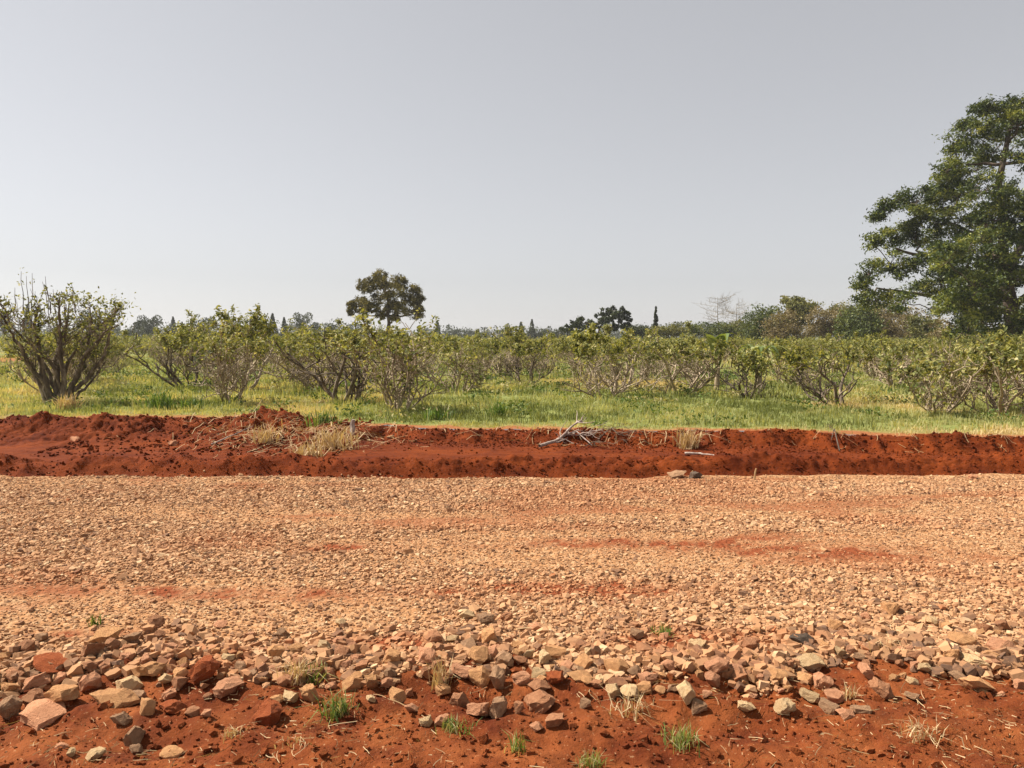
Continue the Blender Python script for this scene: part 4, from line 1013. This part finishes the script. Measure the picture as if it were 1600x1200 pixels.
# the wood at right: five kinds
WG = 'trees of the wood at right'
woods = [
 (1195,105,484,[(1195,495,16,10),(1180,505,14,9),(1210,500,14,10),(1200,512,18,10),(1185,520,18,9),(1220,515,15,9)],M_green,'rounded green tree at the left end of the wood'),
 (1250,100,468,[(1242,474,10,5),(1256,478,9,5),(1250,484,14,6),(1236,484,7,5),(1264,490,8,5),(1250,497,12,7)],M_olive,'flat-topped tree with a pale straight trunk in the wood'),
 (1225,90,490,[(1225,500,14,8),(1215,512,14,8),(1235,508,12,9),(1230,522,14,8)],M_brown,'dry brown tree left of the flat-topped tree'),
 (1285,95,482,[(1285,492,14,8),(1275,503,12,8),(1298,500,14,8),(1290,514,16,9)],M_brown,'dry brown tree right of the flat-topped tree'),
 (1318,105,478,[(1318,487,12,6),(1305,494,12,7),(1330,492,12,7),(1320,504,16,8)],M_olive,'olive tree in the middle of the wood skyline'),
 (1342,88,486,[(1342,497,14,8),(1330,508,14,9),(1352,508,14,9),(1340,520,18,9),(1325,522,12,8)],M_green,'dark green dense tree in the middle of the wood'),
 (1362,100,478,[(1362,486,12,6),(1375,492,12,7),(1355,497,12,7)],M_olive,'small olive tree beside the big tree lowest pads'),
 (1380,90,482,[(1380,492,14,9),(1395,490,12,9),(1388,504,16,10),(1372,510,12,9)],M_brown,'greyish brown tree under the big tree lowest pads'),
 (1420,95,486,[(1420,496,14,8),(1408,506,12,8),(1435,504,14,9),(1422,516,18,9)],M_brown,'brown thin-leaved tree under the big crown'),
 (1450,85,500,[(1450,510,14,8),(1438,520,12,8),(1465,518,14,8),(1452,528,18,8)],M_olive,'olive low tree under the big crown'),
 (1480,80,506,[(1480,516,14,9),(1470,528,14,8),(1495,526,14,8)],M_brown,'brown low tree left of the big trunk'),
 (1520,74,520,[(1520,530,16,9),(1508,540,14,8),(1535,538,14,9)],M_green,'low green tree beside the big trunk'),
 (1555,75,528,[(1555,536,14,8),(1545,546,14,8),(1570,545,12,8)],M_olive,'low olive tree close to the big trunk'),
 (1165,110,506,[(1165,514,12,6),(1152,520,12,6),(1175,521,12,6)],M_olive,'low olive tree left of the rounded green one'),
 (1135,112,508,[(1135,516,12,6),(1122,520,10,6),(1148,521,10,6)],M_green,'low green tree below the bare trees'),
 (1095,115,512,[(1095,518,12,6),(1082,522,10,5),(1106,522,10,5)],M_green,'low green tree left of the bare trees'),
 (1045,112,512,[(1045,518,12,6),(1032,522,12,5),(1058,520,10,6)],M_olive,'low olive tree right of the cypress'),
 (1000,118,514,[(1000,520,12,6),(988,523,10,5),(1012,522,10,5)],M_far,'low dark tree between the dark tree and cypress'),
 (1640,70,470,[(1640,480,20,12),(1620,500,20,12),(1660,500,20,12),(1640,520,24,12)],M_green,'green tree right of the big trunk, mostly out of frame'),
]
for i, (u, D, vt, bl, mat, lab) in enumerate(woods):
    bl = [(a, b - 5, c * 1.45, d * 1.35) for a, b, c, d in bl] + [(bl[0][0] + q * 9, bl[0][1] + 18 + 5 * abs(q), 15, 10) for q in (-2, -1, 0, 1, 2)]
    blob_tree('wood_tree', lab, u, D, vt, bl, mat, .34 if mat is not M_brown else .28, 560 if mat is not M_brown else 420, 230 + i, bark=M_palebark if i in (1, 3, 5, 7, 8) else M_trunk, tw=.16, group=WG, sig=1.0)

# small trees along the skyline
def proto_far(kind, seed):
    r = np.random.default_rng(seed); tr_, lf = Acc(), Acc()
    tube(tr_, curve((0, 0, -.2), (0, 0, 6), 4), [.25, .2, .15, .08], 6)
    if kind == 'cone':
        z = r.uniform(0, 1, 1100) ** 1.2; rad = (1 - z) ** .75 * 2.3 * np.sqrt(r.uniform(.15, 1, 1100)); a = r.uniform(0, 6.28, 1100)
        C = np.stack([rad * np.cos(a), rad * np.sin(a), .6 + z * 9.4], 1); leaves(lf, C, .7, r, .15, .5)
    else:
        nb = 9 if kind == 'round' else 14
        for _ in range(nb):
            c = np.array([r.normal(0, 1.9 if kind == 'round' else 3), r.normal(0, 1.9 if kind == 'round' else 3), r.uniform(2.6, 8.2 if kind == 'round' else 6.5)])
            C, d = ell(r, 150, c, (1.7, 1.7, 1.3)); leaves(lf, C, .6, r, .25, .5, np.clip(r.normal(.45, .15) + r.normal(0, .2, 150), 0, 1))
            tube(tr_, curve((0, 0, c[2] * .4), c, 4), [.12, .1, .07, .04], 4)
    return tr_, lf
FARK = {}
def far_tree(kind, u, vtop, wpx, D, label, group, mat=None):
    k = D / F; x = (u - CX) * k; z = hz1(x, D); H = at_depth(u, vtop, D)[2] - z
    natw = {'cone': 4.2, 'round': 7.5, 'broad': 10.5}[kind]; sx_ = wpx * k / natw; sz_ = H / 10.
    if kind == 'broad': sz_ = H / 8
    key = (kind, random.randrange(3))
    if key not in FARK:
        tr_, lf = proto_far(kind, 400 + len(FARK)); t = thing('far_tree', label, 'tree', (x, D, z), group)
        tr_.build('trunk', M_trunk, t); lf.build('crown', M_far, t); FARK[key] = t; t.scale = (sx_, sx_, sz_)
    else: dup(FARK[key], (x, D, z), random.uniform(0, 6.28), (sx_, sx_, sz_), label, group)
FG = 'small trees along the skyline'
for (u, vt, w, kd, D, lab) in [
 (10,484,34,'round',200,'dark round tree on the skyline at the left picture edge'),(46,476,18,'cone',200,'pointed dark tree seen through the big old bush'),(137,481,30,'round',210,'dark tree behind the right half of the big old bush'),
 (238,484,34,'round',190,'broken-topped dark tree just right of the big old bush'),(218,498,30,'broad',195,'low dark tree between big old bush and broken-topped tree'),(272,495,17,'cone',230,'dark pointed tree right of the broken-topped tree'),(286,503,12,'cone',230,'smallest pointed tree right of the broken-topped tree'),
 (318,488,30,'round',220,'wide round dark tree above the narrow vase-shaped shrub'),(358,489,13,'cone',220,'slim pointed tree right of the wide round tree'),(384,498,26,'round',215,'low round tree right of the slim pointed tree'),(400,494,13,'cone',215,'pointed tree left of the skyline gap above the leafy shrub'),(427,490,20,'cone',215,'taller pointed tree above the leafy shrub'),(445,496,17,'cone',215,'shorter pointed tree above the leafy shrub'),(470,484,30,'round',205,'olive round tree left of the lone pine'),(488,498,22,'round',205,'low tree close left of the lone pine'),
 (665,508,20,'round',260,'low tree just right of the lone pine'),(684,502,15,'cone',250,'dark pointed tree right of the lone pine'),(712,513,22,'broad',300,'low far tree right of the pointed one'),(735,514,26,'broad',300,'low far tree left of the skyline centre'),(762,515,26,'broad',310,'low far tree at the skyline centre'),(786,515,24,'broad',310,'low far tree left of the twin pointed trees'),
 (814,503,17,'cone',240,'left one of the twin pointed trees'),(831,499,16,'cone',240,'right one of the twin pointed trees'),(849,511,24,'round',240,'dark round tree right of the twin pointed trees'),(872,508,28,'broad',180,'dark tree touching the low dark round-headed tree'),(1012,516,22,'broad',220,'low far tree at the foot of the cypress'),(520,503,30,'broad',220,'low far tree behind the dark twisted shrub'),(560,505,30,'broad',230,'low far tree below the lone pine on its left'),(165,500,30,'broad',215,'low far tree right behind the big old bush')]:
    far_tree(kd, u, vt, w, D, lab, FG)
# far wood as one mass on the horizon
wa = Acc(); r6 = np.random.default_rng(19)
for _ in range(560):
    y = r6.uniform(330, 520); x = r6.uniform(-1, 1) * (y * .72 + 20); u_ = CX + F * x / y; H = r6.uniform(2.5, 6.5) * float(np.interp(u_, [0, 520, 640, 900, 1000], [1.85, 1.7, 1.35, 1.35, 1.6])); W_ = r6.uniform(3, 7)
    C, d = ell(r6, 60, (x, y, H * .6), (W_, W_, H * .42)); leaves(wa, C, 1.3, r6, .25, .5, np.clip(r6.normal(.45, .15) + r6.normal(0, .2, 60), 0, 1))
o = wa.build('far_woodland', M_far); o['kind'] = 'stuff'; o['label'] = 'far-off line of woodland on the horizon'

# ------------------------------------------------------------------ odds and ends by the ditch
def stick(label, pts, rad, mat=None, name='stick', cat='stick', forks=0, seed=0, lift=.03):
    r = np.random.default_rng(seed); a = Acc(); P = np.array([ground(u, v) + np.array([0, 0, lift + dz]) for u, v, dz in pts]); base = P[0].copy()
    n = len(P); tt = np.linspace(0, n - 1, n * 3); Q = np.stack([np.interp(tt, range(n), P[:, c]) for c in range(3)], 1) - base; Q[1:-1] += r.normal(0, rad * .25, (len(Q) - 2, 3))
    tube(a, Q, np.linspace(rad, rad * .4, len(Q)), 7)
    for _ in range(forks):
        j = r.integers(2, len(Q) - 1); d = (Q[-1] - Q[0]) / np.linalg.norm(Q[-1] - Q[0]); d = d + r.normal(0, .55, 3); d[2] = abs(d[2]) * .3 + .05
        B = curve(Q[j], Q[j] + d * r.uniform(.12, .32), 5, wob=.02, r=r); tube(a, B, np.linspace(rad * .55, rad * .2, 5), 5)
        for _ in range(2):
            e = d + r.normal(0, .6, 3); q = B[r.integers(1, 4)]; tube(a, curve(q, q + e * r.uniform(.1, .25), 4, wob=.015, r=r), np.linspace(rad * .3, rad * .12, 4), 4)
    o = a.build(name, mat or M_wood, smooth=True); o.location = tuple(base); return tag(o, label, cat)
stick('pale forked dead branch lying at the foot of the cut bank', [(843, 700, 0), (872, 695, .03), (890, 690, .08), (908, 683, .1)], .026, name='fallen_branch', cat='branch', forks=6, seed=1)
stick('dead branch lying flat and crossing the forked one', [(870, 693, .03), (900, 690, .06), (925, 699, .0)], .018, name='fallen_branch', cat='branch', forks=4, seed=2)
for i, (u, v) in enumerate(((935, 690), (915, 700), (955, 684), (925, 678))):
    stick(['brown twig heap by the forked branch, nearest piece', 'broken twig below the forked branch', 'brown twig at the right end of the twig heap', 'twig poking up behind the forked branch'][i], [(u, v, 0), (u + 12, v - 2, .04), (u + 22, v - 3 + 4 * (i % 2), .06)], .008, M_barkd, 'twig', 'twig', 3, 20 + i)
stick('pale bleached pole lying on the shelf below the dry tuft', [(1070, 712, 0), (1092, 713, .01), (1117, 715, 0)], .022, seed=3)
stick('thin root hanging down the bank at right', [(1312, 708, 0), (1303, 692, .05), (1299, 686, .02)], .010, M_trunk, 'root', 'root', 1, 6)
def upright(label, u, v, h, rad, mat, name, cat, lean=(0, 0)):
    p = ground(u, v); a = Acc(); P = curve((0, 0, -.1), (lean[0], lean[1], h), 6, wob=rad * .15); tube(a, P, np.array([1, 1, .95, .95, .9, .75]) * rad, 7)
    tube(a, [P[-1], P[-1] + np.array([0, 0, .004])], [rad * .75, .001], 7)
    o = a.build(name, mat); o.location = tuple(p); return tag(o, label, cat)
upright('pale stub of a stake standing on the bank edge', 549, 684, .22, .04, M_wood, 'stake', 'stake', (.03, 0))
upright('short thin stick standing at the far gravel edge', 1177, 750, .13, .012, M_straw, 'stick', 'stick', (.03, 0))
upright('small slanting stick behind the grey slab at the far gravel edge', 1070, 744, .06, .009, M_straw, 'stick', 'stick', (.1, .03))
stick('long dry stalk across the left soil heap', [(330, 700, .02), (365, 690, .06), (395, 680, .1)], .012, seed=8)
for (u, v, w, h, tone, s, lab) in ((1058, 742, 28, 9, 'grey', 's', 'flat grey slab at the far gravel edge'), (1086, 741, 22, 14, 'dark', 'b', 'dark stone right of the flat grey slab at the far edge'), (118, 681, 18, 9, 'pink', 'b', 'small pinkish stone on the left soil bank'), (270, 692, 16, 10, 'pink', 'b', 'small pinkish stone left of the dry stalk'), (610, 683, 14, 6, 'grey', 's', 'small grey stone on the cut bank right of the stake'), (1520, 744, 14, 10, 'pink', 'b', 'pinkish stone at the far gravel edge on the right')):
    p = ground(u, v + h * .4); k = p[1] / F; put_rock(p[0], p[1], w * k, h * k, w * k * .8, tone, s, lab, 'stones by the ditch')

# ------------------------------------------------------------------ light and sky
bm = bmesh.new(); bmesh.ops.create_cube(bm, size=1)
for v_ in bm.verts: v_.co = Vector((v_.co.x * 2200, 610 + v_.co.y * 1440, 15.5 + v_.co.z * 34))
me = bpy.data.meshes.new('haze'); bm.to_mesh(me); bm.free()
hm = bpy.data.materials.new('thin haze'); t, n, l = nt(hm); out = n.new('ShaderNodeOutputMaterial'); pv = n.new('ShaderNodeVolumePrincipled')
pv.inputs['Color'].default_value = (.93, .94, .97, 1); pv.inputs['Density'].default_value = .0003; pv.inputs['Anisotropy'].default_value = .2
l.new(pv.outputs[0], out.inputs['Volume']); me.materials.append(hm)
o = bpy.data.objects.new('haze', me); COL.objects.link(o); o['kind'] = 'stuff'; o['label'] = 'thin pale haze over the fields'
SUN = Vector((-.68, .20, .80)).normalized()
el = math.asin(SUN.z); az = math.atan2(SUN.x, SUN.y)
ld = bpy.data.lights.new('sun', 'SUN'); lo = bpy.data.objects.new('sun', ld); COL.objects.link(lo)
ld.energy = 4.9; ld.angle = R(.6); ld.color = (1, .94, .85); lo.rotation_euler = SUN.to_track_quat('Z', 'Y').to_euler(); lo.location = (-20, 10, 30)
w = bpy.data.worlds.new('World'); scene.world = w; w.use_nodes = True
t = w.node_tree; n, l = t.nodes, t.links; n.clear()
sky = n.new('ShaderNodeTexSky'); sky.sky_type = 'NISHITA'; sky.sun_disc = False; sky.sun_elevation = el; sky.sun_rotation = az
sky.air_density = 1.0; sky.dust_density = .9; sky.ozone_density = 1.0; sky.altitude = 200
hs = n.new('ShaderNodeHueSaturation'); hs.inputs['Saturation'].default_value = .24; l.new(sky.outputs[0], hs.inputs['Color'])
tint = mixc(n, l, hs.outputs[0], (1.008, .995, 1.0), 1.0, 'MULTIPLY')
bg = n.new('ShaderNodeBackground'); bg.inputs[1].default_value = .066; l.new(mixc(n, l, tint, (5.08, 5.06, 5.2), .35), bg.inputs[0])
out = n.new('ShaderNodeOutputWorld'); l.new(bg.outputs[0], out.inputs[0])
vs = scene.view_settings; vs.view_transform = 'Standard'; vs.look = 'None'; vs.exposure = 0.9; vs.gamma = 1; vs.use_curve_mapping = False
scene.cycles.max_bounces = 6; scene.cycles.transparent_max_bounces = 4
